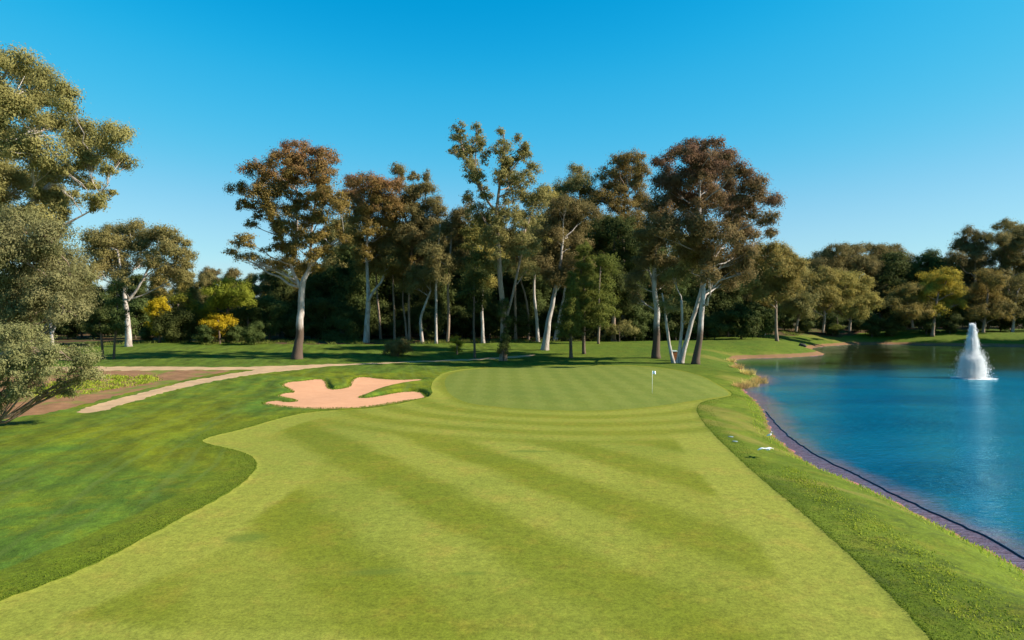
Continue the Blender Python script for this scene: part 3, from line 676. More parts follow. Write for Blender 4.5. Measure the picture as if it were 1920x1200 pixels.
for k_, (bx, w_, tp, D, lab) in enumerate(((465, 30, 575, 150, 'dark rounded shrub under the left branches of the rust-topped gum'), (505, 34, 555, 152, 'dark shrub just left of the rust-topped gum trunk'),
                                          (610, 38, 560, 156, 'dark leafy shrub between the rust-topped gum and its white-trunked neighbour'), (640, 34, 590, 152, 'low dark shrub at foot of the shaded wood, left of a white trunk'))):
    px_tree('shrub', lab, D, bx, [[(bx, 645, 6), (bx, 620, 5), (bx, tp + 20, 3)]],
            [(bx - w_ * .4, tp + 20, w_ * .6, 16), (bx + w_ * .4, tp + 24, w_ * .6, 18), (bx, tp + 12, w_ * .6, 14), (bx - w_ * .5, tp + 50, w_ * .6, 20), (bx + w_ * .5, tp + 52, w_ * .6, 20), (bx, tp + 60, w_ * .7, 18)],
            M['dark'], M['darkbark'], 0.45, group='dark shrubs along the wood edge', cat='shrub')

# --- the rust-topped gum
px_tree('gum_tree', 'tall open gum with rust-red top standing alone on the left lawn', 111, 557,
        [[(557, 682, 25), (561, 640, 20), (562, 600, 18), (566, 560, 16), (567, 535, 16), (575, 515, 11), (590, 490, 8), (610, 470, 6), (628, 452, 5), (645, 445, 3)],
         [(565, 540, 12), (553, 520, 8), (545, 495, 7), (536, 470, 6), (525, 440, 5), (505, 400, 3)],
         [(580, 508, 8), (584, 470, 7), (586, 430, 6), (592, 390, 5), (605, 340, 3)], [(545, 495, 6), (555, 440, 5), (552, 380, 4), (555, 310, 2)]],
        [(557, 276, 34, 13), (535, 300, 40, 22), (575, 290, 20, 18), (613, 293, 27, 20), (478, 318, 32, 16), (510, 322, 24, 14), (600, 330, 38, 28), (443, 358, 22, 16), (483, 368, 34, 20), (547, 347, 32, 18), (500, 392, 32, 16), (530, 425, 32, 16),
         (565, 385, 22, 20), (622, 370, 32, 24), (603, 405, 26, 18), (458, 450, 28, 12), (432, 474, 15, 8), (466, 484, 32, 9), (512, 495, 36, 14), (560, 436, 18, 22), (545, 500, 30, 14), (590, 505, 24, 12), (634, 432, 9, 18), (640, 395, 18, 16), (455, 385, 18, 9), (548, 462, 20, 12, -1.5), (585, 455, 18, 14, -2), (600, 440, 16, 12, -2), (575, 415, 22, 16, -3), (540, 400, 24, 14, -3), (590, 375, 26, 18, -3), (520, 360, 22, 14, -2), (560, 325, 30, 18, -3), (500, 345, 24, 14, 2), (470, 420, 16, 9, -1), (520, 465, 18, 9, -1)],
        M['red'], M['barkfoot'], 0.42, 2.0, 0.85, topf=0.5, depth=0.9)
# --- white-trunked gum and its neighbours in the wood edge
px_tree('gum_tree', 'russet-headed gum with a thick white trunk forking at half height, wood edge', 146, 687,
        [[(687, 645, 15), (688, 600, 13), (690, 560, 11), (688, 520, 8), (686, 470, 6), (690, 400, 4)], [(691, 565, 8), (702, 545, 6), (715, 532, 5), (722, 515, 4), (728, 480, 3)]],
        [(655, 343, 20, 14), (690, 343, 42, 16), (725, 350, 30, 18), (660, 380, 36, 24), (705, 380, 44, 28), (740, 395, 30, 28), (685, 425, 46, 28), (735, 435, 38, 30), (665, 460, 34, 26), (715, 470, 44, 28), (690, 500, 36, 22), (735, 505, 34, 24), (750, 480, 26, 26)],
        M['red'], M['bark'], 0.5, 2.3, 1.1, topf=0.55)
px_tree('gum_tree', 'dusky gum with three upright leafy spires above its crown', 150, 768,
        [[(768, 642, 7), (766, 580, 6), (770, 500, 6), (775, 420, 5), (778, 360, 3)], [(772, 450, 4), (752, 380, 3), (748, 325, 2)], [(775, 440, 4), (798, 380, 3), (800, 330, 2)]],
        [(748, 322, 8, 12), (752, 345, 12, 14), (774, 335, 9, 14), (800, 332, 8, 14), (803, 355, 14, 16), (775, 365, 24, 20), (810, 385, 24, 20), (775, 400, 36, 24), (825, 400, 16, 18), (800, 430, 38, 28), (765, 445, 34, 28), (805, 470, 36, 28), (770, 495, 36, 26), (820, 440, 22, 30), (790, 520, 36, 22)],
        M['olive'], M['tanbark'], 0.46, 2.1, 1.0)
def slim(bx, by, D, pts, blobs, mat, bark, lab, wd=8):
    n_ = len(pts); st = [(x, y, wd * (1 - 0.6 * j / max(1, n_ - 1))) for j, (x, y) in enumerate(pts)]
    return px_tree('gum_tree', lab, D, bx, [st], blobs, mat, bark, 0.48, 2.1, 1.0, group='gums along the wood edge')
slim(712, 645, 156, [(714, 645), (712, 600), (708, 560), (705, 480)], [(700, 480, 30, 24), (720, 500, 26, 22)], M['dark'], M['tanbark'], 'thin brown trunk just right of the thick white fork-trunked gum', 7)
slim(740, 643, 150, [(740, 643), (740, 590), (738, 540), (738, 480)], [(745, 505, 26, 24), (735, 470, 26, 22)], M['olive'], M['tanbark'], 'straight grey-brown gum trunk directly behind the rounded bush', 6)
slim(760, 643, 150, [(764, 643), (760, 600), (755, 575), (756, 520)], [(765, 535, 30, 22), (755, 500, 30, 22)], M['olive'], M['tanbark'], 'mossy thin trunk leaning left behind the right side of the rounded bush', 6)
slim(790, 642, 143, [(792, 642), (789, 610), (788, 595), (796, 575), (808, 545)], [(800, 545, 26, 24), (780, 540, 24, 20), (808, 515, 28, 22), (785, 512, 26, 20)], M['grey'], M['bark'], 'short white trunk with a kink to the right under pale drooping foliage', 9)
slim(818, 643, 141, [(818, 643), (818, 590), (817, 545), (820, 480), (825, 420)], [(818, 520, 24, 20), (826, 490, 26, 24), (808, 470, 26, 22), (830, 445, 26, 26)], M['grey'], M['bark'], 'straight slim white gum trunk left of a tan one', 7)
slim(840, 643, 143, [(839, 643), (842, 590), (840, 540), (845, 470), (850, 410)], [(845, 500, 22, 18), (855, 470, 26, 24), (850, 430, 28, 26), (862, 405, 22, 20), (878, 380, 10, 18)], M['olive'], M['tanbark'], 'straight slim tan gum trunk right of a white one', 8)
slim(888, 672, 114, [(890, 673), (889, 620), (888, 560), (890, 500)], [(890, 520, 30, 20), (880, 550, 26, 18), (900, 560, 26, 18), (885, 580, 22, 14), (895, 490, 24, 18)], M['dark'], M['darkbark'], 'slim dark trunk in shade left of the ivy-clad gum', 6)
slim(905, 642, 142, [(906, 642), (904, 600), (903, 560), (908, 510), (910, 460)], [(895, 500, 34, 22), (925, 490, 28, 22), (900, 460, 36, 24), (920, 435, 30, 24), (885, 430, 26, 24), (905, 530, 28, 16)], M['warm'], M['bark'], 'bright white slim trunk under warm olive foliage left of the ivy-clad gum', 9)
# tall thin-topped gum with ivy
px_tree('gum_tree', 'tallest gum with thin sparse forked top and ivy-dark trunk behind the green', 110, 944,
        [[(943, 677, 18), (945, 640, 16), (943, 580, 14), (938, 520, 12), (934, 460, 10), (931, 400, 8), (938, 350, 6), (944, 300, 4), (945, 255, 2)],
         [(931, 400, 6), (912, 375, 5), (890, 335, 4), (870, 290, 3), (860, 240, 2)], [(890, 335, 3), (893, 290, 2.5), (895, 240, 1.5)], [(938, 345, 3.5), (965, 310, 3), (985, 280, 2)], [(948, 600, 8), (960, 560, 6), (975, 490, 5), (985, 430, 4)]],
        [(858, 240, 13, 11), (862, 262, 17, 10), (850, 285, 12, 8), (872, 290, 17, 14), (893, 240, 11, 11), (895, 265, 15, 14), (886, 310, 13, 15), (896, 335, 13, 13), (905, 355, 11, 11), (938, 250, 11, 11), (945, 275, 18, 13), (928, 285, 14, 9), (970, 262, 11, 10), (985, 272, 9, 9), (984, 295, 10, 18), (945, 305, 16, 14), (936, 328, 14, 16), (908, 300, 8, 18),
         (878, 372, 9, 14), (915, 372, 14, 12), (960, 335, 26, 18), (985, 340, 22, 20), (970, 370, 34, 22), (1000, 320, 14, 16), (1010, 375, 26, 24), (950, 405, 34, 26), (985, 415, 38, 28), (915, 420, 32, 24), (895, 400, 26, 20), (935, 450, 40, 28), (980, 465, 42, 30), (940, 500, 38, 22), (985, 510, 30, 20)],
        M['olive'], M['tanbark'], 0.46, 1.45, 0.6, topf=0.8, cover_p=0.75, droop=0.1)
ivy = [(944, 655, 11, 16), (947, 635, 10, 14), (950, 610, 9, 14), (940, 590, 9, 14), (945, 570, 9, 12)]
px_tree('ivy', 'dark ivy sleeve climbing the trunk of the tallest gum', 109.2, 945, [[(944, 677, 3), (946, 640, 2.5), (944, 590, 2), (942, 560, 1.5)]], [(*b, 0.0) for b in ivy], M['dark'], M['darkbark'], 0.25, 3.0, 0.5, cat='ivy')
slim(962, 640, 150, [(967, 640), (966, 590), (965, 540), (970, 470)], [(970, 500, 30, 24), (965, 460, 34, 26)], M['olive'], M['tanbark'], 'grey slim trunk right of the ivy-clad gum, deep in shade', 8)
slim(991, 638, 152, [(991, 638), (991, 590), (985, 550), (975, 525), (985, 470)], [(990, 500, 32, 24), (1005, 450, 34, 26)], M['olive'], M['tanbark'], 'thin brown trunk bent left at its top, beside a white leaning one', 6)
slim(1005, 638, 146, [(1009, 640), (1007, 600), (1002, 565), (1000, 530), (1005, 470), (1015, 410)], [(1010, 505, 30, 20), (1015, 470, 34, 24), (1025, 430, 34, 26), (1040, 390, 32, 26), (1020, 365, 26, 18)], M['warm'], M['bark'], 'slender mossy white trunk curving left under the middle crowns', 9)
px_tree('gum_tree', 'stout white trunk leaning right near the back of the green, olive crown', 126, 1022,
        [[(1021, 659, 18), (1027, 615, 14), (1033, 575, 11), (1042, 540, 9), (1050, 500, 7), (1055, 450, 5)], [(1040, 548, 7), (1060, 520, 5), (1075, 490, 3)]],
        [(1045, 410, 34, 24), (1075, 420, 30, 26), (1030, 445, 34, 26), (1075, 455, 34, 26), (1045, 485, 40, 26), (1015, 500, 30, 24), (1080, 500, 34, 26), (1050, 525, 34, 20), (1060, 385, 34, 22), (1100, 400, 26, 22)],
        M['olive'], M['bark'], 0.46, 2.2, 1.0)
px_tree('gum_tree', 'twin-stemmed pale gum leaning right just behind the stout leaning trunk', 150, 1042,
        [[(1040, 640, 9), (1048, 600, 7), (1056, 560, 6), (1062, 520, 5), (1068, 460, 3)], [(1042, 630, 7), (1056, 590, 6), (1066, 545, 5), (1075, 500, 4)]],
        [(1060, 470, 30, 24), (1085, 480, 30, 24), (1065, 440, 28, 26), (1100, 455, 28, 24)], M['conifer'], M['bark'], 0.5, 1.8)
# conifers behind the green
def conifer(bx, by, D, top, wid, lab, low):
    bl = []
    n_ = 9
    for j in range(n_):
        f = j / (n_ - 1); y = low + (top - low) * f; w_ = wid * (1 - 0.75 * f)
        for s_ in (-1, 1): bl.append((bx + s_ * w_ * 0.5 + RNG.uniform(-4, 4), y + RNG.uniform(-4, 4), w_ * 0.55, 9))
        bl.append((bx + RNG.uniform(-3, 3), y - 5, max(5, w_ * 0.5), 9))
    return px_tree('conifer', lab, D, bx, [[(bx, by, 9), (bx, low, 7), (bx, (low + top) / 2, 4), (bx, top, 1.5)]], bl, M['conifer'], M['darkbark'], 0.36, 1.9, 0.6, droop=0.1, group='small conifers behind the green')
conifer(1071, 673, 113, 520, 26, 'small dark conifer with bare thin trunk behind the green, left of a pair', 625)
conifer(1095, 665, 119, 465, 52, 'fuller bright green conifer behind the green, right of a pair', 610)
slim(1120, 642, 140, [(1122, 640), (1124, 600), (1122, 560), (1125, 500)], [(1130, 560, 26, 16), (1125, 530, 30, 20), (1135, 500, 28, 22), (1115, 590, 20, 12), (1138, 585, 18, 12)], M['conifer'], M['tanbark'], 'thin-trunked leafy green tree just right of the fuller conifer', 6)
# crowns seen against the sky between the tallest gum and the big brown one
px_tree('gum_tree', 'gum with dark round head on the skyline right of the tallest gum', 168, 1085,
        [[(1085, 640, 11), (1085, 540, 9), (1085, 440, 7), (1087, 360, 4)]],
        [(1085, 325, 24, 15), (1065, 355, 28, 18), (1095, 350, 28, 20), (1110, 370, 24, 20), (1060, 385, 28, 20), (1095, 395, 34, 22), (1045, 370, 20, 20), (1080, 425, 40, 26), (1110, 440, 30, 28)], M['olive'], M['tanbark'], 0.52, 2.0, 1.1)
px_tree('gum_tree', 'golden-olive gum on the skyline just left of the big brown crown', 164, 1170,
        [[(1170, 640, 13), (1168, 540, 11), (1168, 440, 8), (1172, 360, 5)]],
        [(1160, 302, 24, 14), (1190, 300, 24, 16), (1140, 328, 24, 16), (1175, 325, 34, 18), (1205, 325, 16, 20), (1150, 355, 32, 18), (1190, 355, 28, 20), (1205, 385, 20, 24), (1130, 375, 24, 18), (1165, 388, 32, 18), (1195, 420, 22, 22), (1160, 425, 30, 20), (1130, 420, 28, 24)], M['warm'], M['tanbark'], 0.5, 1.9, 1.0)
px_tree('gum_tree', 'dark shaded gum filling the gap below the golden-olive crown', 150, 1150,
        [[(1150, 640, 11), (1150, 560, 9), (1150, 480, 6), (1152, 430, 4)]],
        [(1130, 430, 32, 28), (1165, 440, 34, 30), (1190, 460, 28, 30), (1125, 475, 34, 30), (1165, 490, 38, 30), (1195, 510, 30, 30), (1140, 525, 34, 28), (1180, 550, 34, 24), (1155, 570, 34, 22), (1205, 470, 24, 30)], M['dark'], M['tanbark'], 0.52)
px_tree('gum_tree', 'straight white-trunked gum with brown foot left of the leaning trio of trunks', 112, 1231,
        [[(1230, 665, 20), (1232, 620, 16), (1230, 580, 14), (1226, 540, 12), (1225, 490, 9), (1230, 430, 6)], [(1226, 530, 6), (1218, 505, 4), (1212, 470, 3)]],
        [(1235, 420, 34, 28), (1215, 450, 28, 24), (1250, 455, 32, 26), (1225, 490, 26, 18), (1255, 500, 26, 22), (1205, 500, 20, 18), (1245, 535, 24, 18), (1190, 530, 20, 20), (1195, 560, 16, 14)],
        M['olive'], M['barkfoot'], 0.42, 2.0, 0.9)
# the big brown crown and the trunks below it
px_tree('gum_tree', 'big dome-crowned purplish-brown gum by the pond, pale straight trunk', 103, 1306,
        [[(1304, 692, 19), (1309, 650, 16), (1314, 610, 14), (1318, 570, 13), (1319, 530, 10), (1316, 480, 8), (1312, 400, 6), (1310, 330, 4)], [(1318, 520, 7), (1350, 460, 5), (1390, 400, 3)]],
        [(1300, 272, 32, 12), (1337, 272, 26, 12), (1243, 310, 20, 22), (1280, 295, 36, 22), (1320, 300, 36, 24), (1362, 296, 26, 20), (1380, 322, 32, 20), (1418, 344, 30, 17), (1446, 380, 20, 20), (1405, 372, 36, 26), (1428, 408, 28, 17), (1345, 335, 42, 30), (1295, 340, 46, 32), (1250, 355, 36, 34), (1230, 395, 26, 28), (1275, 385, 44, 34), (1330, 385, 46, 34), (1370, 395, 40, 32),
         (1245, 430, 36, 28), (1295, 430, 46, 32), (1345, 440, 46, 30), (1390, 440, 34, 22), (1440, 440, 18, 10), (1310, 475, 42, 26), (1360, 485, 44, 28), (1400, 480, 28, 22), (1360, 525, 32, 24), (1395, 510, 24, 20), (1330, 520, 24, 18)],
        M['brown'], M['barkfoot'], 0.42, 2.5, 1.0, topf=0.3, depth=0.95)
px_tree('gum_tree', 'forked pale trunk with broken snag and dark side stem, left of the pale straight trunk', 104.5, 1274,
        [[(1276, 688, 14), (1284, 650, 12), (1293, 610, 11), (1303, 580, 10), (1312, 545, 8), (1314, 500, 6)], [(1270, 687, 10), (1276, 655, 9), (1279, 610, 7), (1278, 563, 6)], [(1264, 688, 10), (1256, 650, 8), (1250, 620, 7), (1246, 580, 5), (1240, 550, 3)]],
        [(1283, 605, 5, 4, 0.0), (1290, 505, 28, 20), (1265, 520, 24, 18), (1245, 565, 18, 12), (1258, 580, 14, 10), (1290, 470, 30, 24)], M['olive'], M['bark'], 0.36, 2.0, 0.8)
# --- wood edge right of the brown gum and round the pond
RIGHT = [
    ('warm olive rounded tree on the skyline just right of the brown dome', 160, 1455, 626, [(1440, 470, 28, 18), (1470, 475, 28, 18), (1425, 495, 30, 22), (1460, 505, 34, 24), (1490, 500, 24, 20), (1440, 535, 32, 20), (1475, 535, 32, 20), (1410, 530, 22, 20)], 'warm', [(1457, 627, 9), (1455, 590, 7), (1455, 540, 5)]),
    ('olive tree with forked trunk nearest the end of the far lawn', 172, 1493, 622, [(1480, 545, 24, 16), (1505, 540, 26, 18), (1520, 560, 22, 14), (1490, 570, 24, 12), (1500, 515, 24, 16)], 'olive', [(1492, 622, 7), (1496, 595, 5), (1504, 575, 3)]),
    ('round yellowish-olive tree by the lawn, left of two alike', 176, 1545, 622, [(1530, 530, 24, 18), (1555, 525, 24, 16), (1545, 550, 32, 16), (1520, 560, 20, 14), (1565, 555, 24, 14), (1545, 510, 20, 12)], 'warm', [(1543, 624, 7), (1547, 595, 6), (1546, 560, 4)]),
    ('round yellowish-olive tree by the lawn, right of two alike', 180, 1592, 620, [(1580, 525, 26, 16), (1610, 530, 26, 18), (1590, 550, 30, 16), (1625, 560, 24, 16), (1565, 560, 22, 14), (1600, 570, 30, 12), (1640, 572, 16, 10)], 'warm', [(1592, 621, 8), (1594, 595, 6), (1594, 560, 4)]),
    ('olive tree on the right skyline left of the dip, back row', 215, 1560, 612, [(1545, 485, 24, 18), (1570, 472, 28, 14), (1600, 468, 28, 12), (1590, 490, 34, 18), (1555, 510, 26, 18), (1530, 500, 18, 20), (1620, 500, 28, 20)], 'olive', [(1560, 615, 8), (1562, 560, 6), (1565, 500, 4)]),
    ('broad green-topped tree, highest point of the right hill of trees', 222, 1650, 612, [(1640, 470, 26, 14), (1670, 470, 26, 12), (1655, 490, 36, 18), (1690, 490, 24, 18), (1630, 505, 26, 20), (1670, 515, 36, 22), (1705, 510, 20, 18), (1650, 540, 34, 22)], 'olive', [(1650, 614, 8), (1652, 560, 6), (1655, 500, 4)]),
    ('dark skyline tree at the dip before the tall trees at right', 220, 1725, 612, [(1725, 490, 22, 14), (1745, 480, 18, 12), (1720, 515, 28, 18), (1750, 505, 24, 20), (1700, 540, 30, 20), (1735, 545, 30, 20)], 'dark', [(1725, 614, 7), (1726, 560, 5), (1728, 510, 3)]),
    ('golden-leaved tree across the pond, left of the fountain top', 196, 1755, 612, [(1745, 520, 22, 12), (1780, 518, 22, 14), (1760, 540, 34, 16), (1790, 545, 18, 18), (1735, 550, 24, 14), (1770, 565, 28, 12), (1795, 570, 16, 10)], 'gold', [(1748, 614, 8), (1752, 585, 6), (1758, 550, 4)]),
    ('low olive tree between the round pair and the golden tree', 196, 1700, 612, [(1685, 550, 22, 14), (1710, 545, 24, 14), (1695, 570, 28, 14), (1725, 575, 22, 12), (1670, 572, 18, 12)], 'warm', [(1712, 615, 7), (1708, 585, 5), (1700, 555, 3)]),
    ('tall dark gum at far right whose crown tops the fountain', 212, 1830, 612, [(1815, 440, 20, 14), (1840, 450, 20, 14), (1800, 465, 22, 16), (1830, 475, 30, 18), (1790, 490, 22, 16), (1815, 505, 30, 20), (1845, 500, 22, 22), (1800, 530, 28, 20), (1835, 535, 28, 20)], 'olive', [(1830, 614, 9), (1828, 560, 7), (1826, 480, 4)]),
    ('tallest dark gum at the right edge of the photo', 214, 1890, 612, [(1885, 425, 24, 12), (1905, 435, 26, 16), (1870, 450, 24, 16), (1900, 465, 34, 20), (1870, 485, 28, 20), (1930, 450, 30, 24), (1910, 500, 34, 24), (1870, 520, 28, 20), (1910, 540, 34, 22), (1940, 500, 28, 34)], 'olive', [(1890, 614, 10), (1890, 560, 8), (1892, 470, 4)]),
    ('olive-green tree right behind the fountain jet', 198, 1850, 612, [(1845, 520, 24, 16), (1870, 530, 22, 18), (1850, 550, 32, 18), (1825, 560, 22, 16), (1870, 570, 26, 14), (1840, 585, 28, 12)], 'warm', [(1843, 614, 7), (1848, 580, 5), (1850, 550, 3)]),
    ('white-stemmed tree on the far shore at the right edge', 199, 1900, 612, [(1900, 560, 26, 14), (1915, 535, 26, 18), (1930, 570, 22, 16), (1885, 575, 18, 10)], 'olive', [(1898, 614, 7), (1902, 580, 5), (1906, 545, 3)]),
]
for lab, D, bx, by, bl, mt, st in RIGHT:
    ym = max(b[1] for b in bl); bl = bl + [(bx + RNG.uniform(-34, 34), min(592, ym + RNG.uniform(6, 26)), RNG.uniform(16, 24), 11) for _ in range(4)]
    px_tree('pond_side_tree', lab, D, bx, [st], bl, M[mt], M['tanbark'] if 'white' not in lab else M['bark'], 0.55, 2.3, 1.15, group='trees on the far side of the pond')

# --- fill of the wood: a few kinds, copied
def generic(name, h, w, low, mat, bark, seed, nb, leaf=0.62, lai=2.2):
    bl = []; rs = np.random.default_rng(seed)
    for j in range(nb):
        f = (j + 0.5) / nb; zc = low + (h - low) * (0.12 + 0.8 * f); rr = w * (0.35 + 0.65 * math.sin(PI * min(0.95, 0.2 + 0.72 * f)))
        a = rs.uniform(0, 2 * PI); q = rr * rs.uniform(0.25, 0.75)
        s_ = w * rs.uniform(0.38, 0.58)
        bl.append((q * math.cos(a), q * math.sin(a), zc, s_, s_, s_ * 0.7))
    r0 = 0.012 * h + 0.08
    st = [(0, 0, -0.2, r0), (rs.uniform(-.4, .4), rs.uniform(-.4, .4), h * 0.3, r0 * 0.8), (rs.uniform(-.8, .8), rs.uniform(-.8, .8), h * 0.6, r0 * 0.5), (rs.uniform(-1, 1), rs.uniform(-1, 1), h * 0.88, r0 * 0.2)]
    return tree(name, None, (0, 0, 0), [st], bl, mat, bark, leaf, lai, 1.3, twig=False)
PROTO = {
    'tall': generic('wood_gum', 27, 5.0, 9, M['olive'], M['tanbark'], 3, 22),
    'pale': generic('wood_gum', 24, 5.5, 8, M['warm'], M['bark'], 5, 20),
    'dark': generic('wood_evergreen', 18, 5.0, 2.0, M['dark'], M['darkbark'], 8, 22),
    'bush': generic('understory_bush', 7, 3.6, 0.2, M['dark'], M['darkbark'], 9, 14, 0.55),
}
USED = set()
LAB = {'tall': ('olive gum in the back of the wood, only its upper crown showing between nearer trees', 'tree', 'back row gums'),
       'pale': ('warm-toned gum in the back of the wood, partly hidden by nearer crowns', 'tree', 'back row warm gums'),
       'dark': ('dark evergreen tree deep in the shaded wood behind the front trunks', 'tree', 'dark evergreens in the wood'),
       'bush': ('dark understory bush on the shaded floor between tree trunks', 'bush', 'understory bushes')}
def place(kind, x, y, sc, rz):
    p = PROTO[kind]
    if kind not in USED: r = p; USED.add(kind)
    else:
        r = p.copy(); COL.objects.link(r)
        for ch in p.children:
            c = ch.copy(); COL.objects.link(c); c.parent = r
    r.location = (x, y, ground_z(x, y) - 0.1); r.scale = (sc,) * 3; r.rotation_euler = (0, 0, rz)
    l, c, g = LAB[kind]; tag(r, l, c, g)
rs = random.Random(21)
def at_px(px, D): return W(px, 600, D).x
# second row directly behind the front trunks, third row further back; heights follow the photo's skyline
for kind, D, lst in (('bush', 158, [20, 60, 130, 180, 262, 375, 440, 545, 590, 660, 705, 750, 800, 860, 920, 975, 1020, 1060, 1100, 1140, 1185, 1220, 1260, 1300, 1345, 1390]),
                     ('bush', 172, [100, 220, 300, 480, 620, 680, 730, 780, 830, 890, 950, 1000, 1080, 1160, 1200, 1240, 1280, 1330, 1370, 1420]),
                     ('dark', 168, [40, 150, 520, 600, 655, 700, 760, 815, 870, 930, 990, 1045, 1110, 1180, 1225, 1270, 1320, 1365]),
                     ('bush', 203, [1440, 1475, 1510, 1560, 1615, 1640, 1665, 1690, 1735, 1780, 1815, 1870, 1925, 1970]),
                     ('dark', 218, [1400, 1450, 1500, 1580, 1680, 1770, 1860, 1950]),
                     ('bush', 141.5, [282, 322, 392, 440, 470]), ('bush', 184, list(range(60, 1440, 34))),
                     ('dark', 198, list(range(20, 1440, 40))),
                     ('bush', 232, list(range(1390, 1990, 26))),
                     ('dark', 246, list(range(1390, 2000, 34))),
                     ('tall', 182, [380, 400, 440, 472, 515, 640, 820, 870, 1010, 1130, 1220, 1400]),
                     ('pale', 186, [300, 345, 500, 560, 760, 930, 1070, 1180, 1290, 1430])):
    for px in lst:
        d = D + rs.uniform(-5, 5); x = at_px(px + rs.uniform(-8, 8), d)
        sc = rs.uniform(0.85, 1.2)
        if kind in ('tall', 'pale'): sc = {300: .68, 345: .72, 380: .6, 400: .66, 440: .64, 472: .6, 515: .66, 500: .72, 560: .8, 1400: .85, 1430: .75}.get(px, rs.uniform(1.05, 1.25))
        if D == 141.5: sc *= 0.55
        if kind == 'dark': sc *= 0.8 if px < 560  else 1.2 if px > 1380 else 1.12
        place(kind, x, d, sc, rs.uniform(0, 6.28))
# trees just outside the right of the frame, whose shade falls on the far bank
for x, y, sc in ((147.5, 182.5, 1.0), (155, 181, 1.1), (165, 179, 1.15)):
    place('tall', x, y, sc, rs.uniform(0, 6.28))

# --- shrubs and plants on the lawn
def bush(name, lab, D, bl, mat, leaf=0.25, lai=2.0, cat='shrub', droop=0.1, clump=0.5, group=None):
    cx = sum(b[0] for b in bl) / len(bl); by = max(b[1] + b[3] for b in bl)
    return px_tree(name, lab, D, cx, [[(cx, by, 3), (cx, by - 12, 2), (cx - 2, by - 24, 1)]], bl, mat, M['darkbark'], leaf, lai, clump, droop=droop, cat=cat, group=group)
bush('shrub', 'rounded grey-green bush on the shaded lawn left of the green', 117, [(740, 650, 20, 12), (752, 645, 18, 11), (735, 660, 18, 9), (760, 655, 16, 11), (745, 664, 20, 8)], M['olive'], 0.3)
bush('shrub', 'wispy yellow-green sapling on the shaded lawn behind the green', 120, [(853, 640, 10, 8), (862, 645, 10, 8), (852, 655, 10, 7), (860, 656, 8, 6)], M['lime'], 0.25, 1.2)
bush('shrub', 'low green shrub on the far lawn under the right-hand trees', 190, [(1565, 615, 10, 4), (1575, 614, 10, 4), (1570, 612, 8, 4)], M['conifer'], 0.3)
bush('shrub', 'olive scrub at the wood edge right of the fuller conifer', 148, [(1150, 620, 20, 12), (1170, 615, 20, 14), (1185, 622, 16, 10), (1140, 628, 14, 8)], M['olive'], 0.4)

def tuft(name, lab, D, px, h, n, spread, mat, group=None, wide=0.03):
    """a clump of upright blades"""
    p = W(px, 600, D); zg = ground_z(p.x, D)
    root = empty(name, (p.x, D, zg - 0.03)); tag(root, lab, 'plant', group)
    a = RNG.uniform(0, 2 * PI, n); r = spread * np.sqrt(RNG.uniform(0, 1, n)); hh = h * RNG.uniform(0.5, 1.1, n)
    b = np.stack([r * np.cos(a), r * np.sin(a), np.zeros(n)], -1)
    lean = RNG.normal(size=(n, 2)) * 0.28 * hh[:, None] + b[:, :2] * 0.3
    tip = b + np.stack([lean[:, 0], lean[:, 1], hh], -1); mid = (b + tip) / 2 - np.stack([lean[:, 0] * .2, lean[:, 1] * .2, -0.05 * hh], -1)
    s_ = np.stack([np.cos(a + 1.3), np.sin(a + 1.3), np.zeros(n)], -1) * wide
    Vv = np.stack([b - s_, b + s_, mid + s_, mid - s_, tip], 1).reshape(-1, 3); k = np.arange(n)[:, None] * 5
    mesh_np('blades', Vv, [k + np.array([[0, 1, 2, 3]]), k + np.array([[3, 2, 4]])], mat, root, False, {'v': np.repeat(RNG.uniform(0, 1, n), 5), 'top': np.zeros(n * 5)})
    return root
for px, py, h, lab in ((1424, 712, 1.9, 'dry reed clump on the tip of the small point in the pond'), (1408, 718, 1.6, 'dry reed clump on the near side of the small point'), (1390, 722, 1.2, 'short dry reed clump beside the putting green bank'),
                       (1402, 702, 1.5, 'dry reed clump on the far side of the small point'), (1382, 688, 1.3, 'thin reed clump at the inlet behind the point'), (1370, 676, 1.2, 'thin reed clump at the corner of the inlet')):
    x, y = flat(px, py, -0.5)
    tuft('reed_clump', lab, y, px, h * 0.62, 200, 1.0, M['straw'], 'reed clumps at the pond', 0.025)

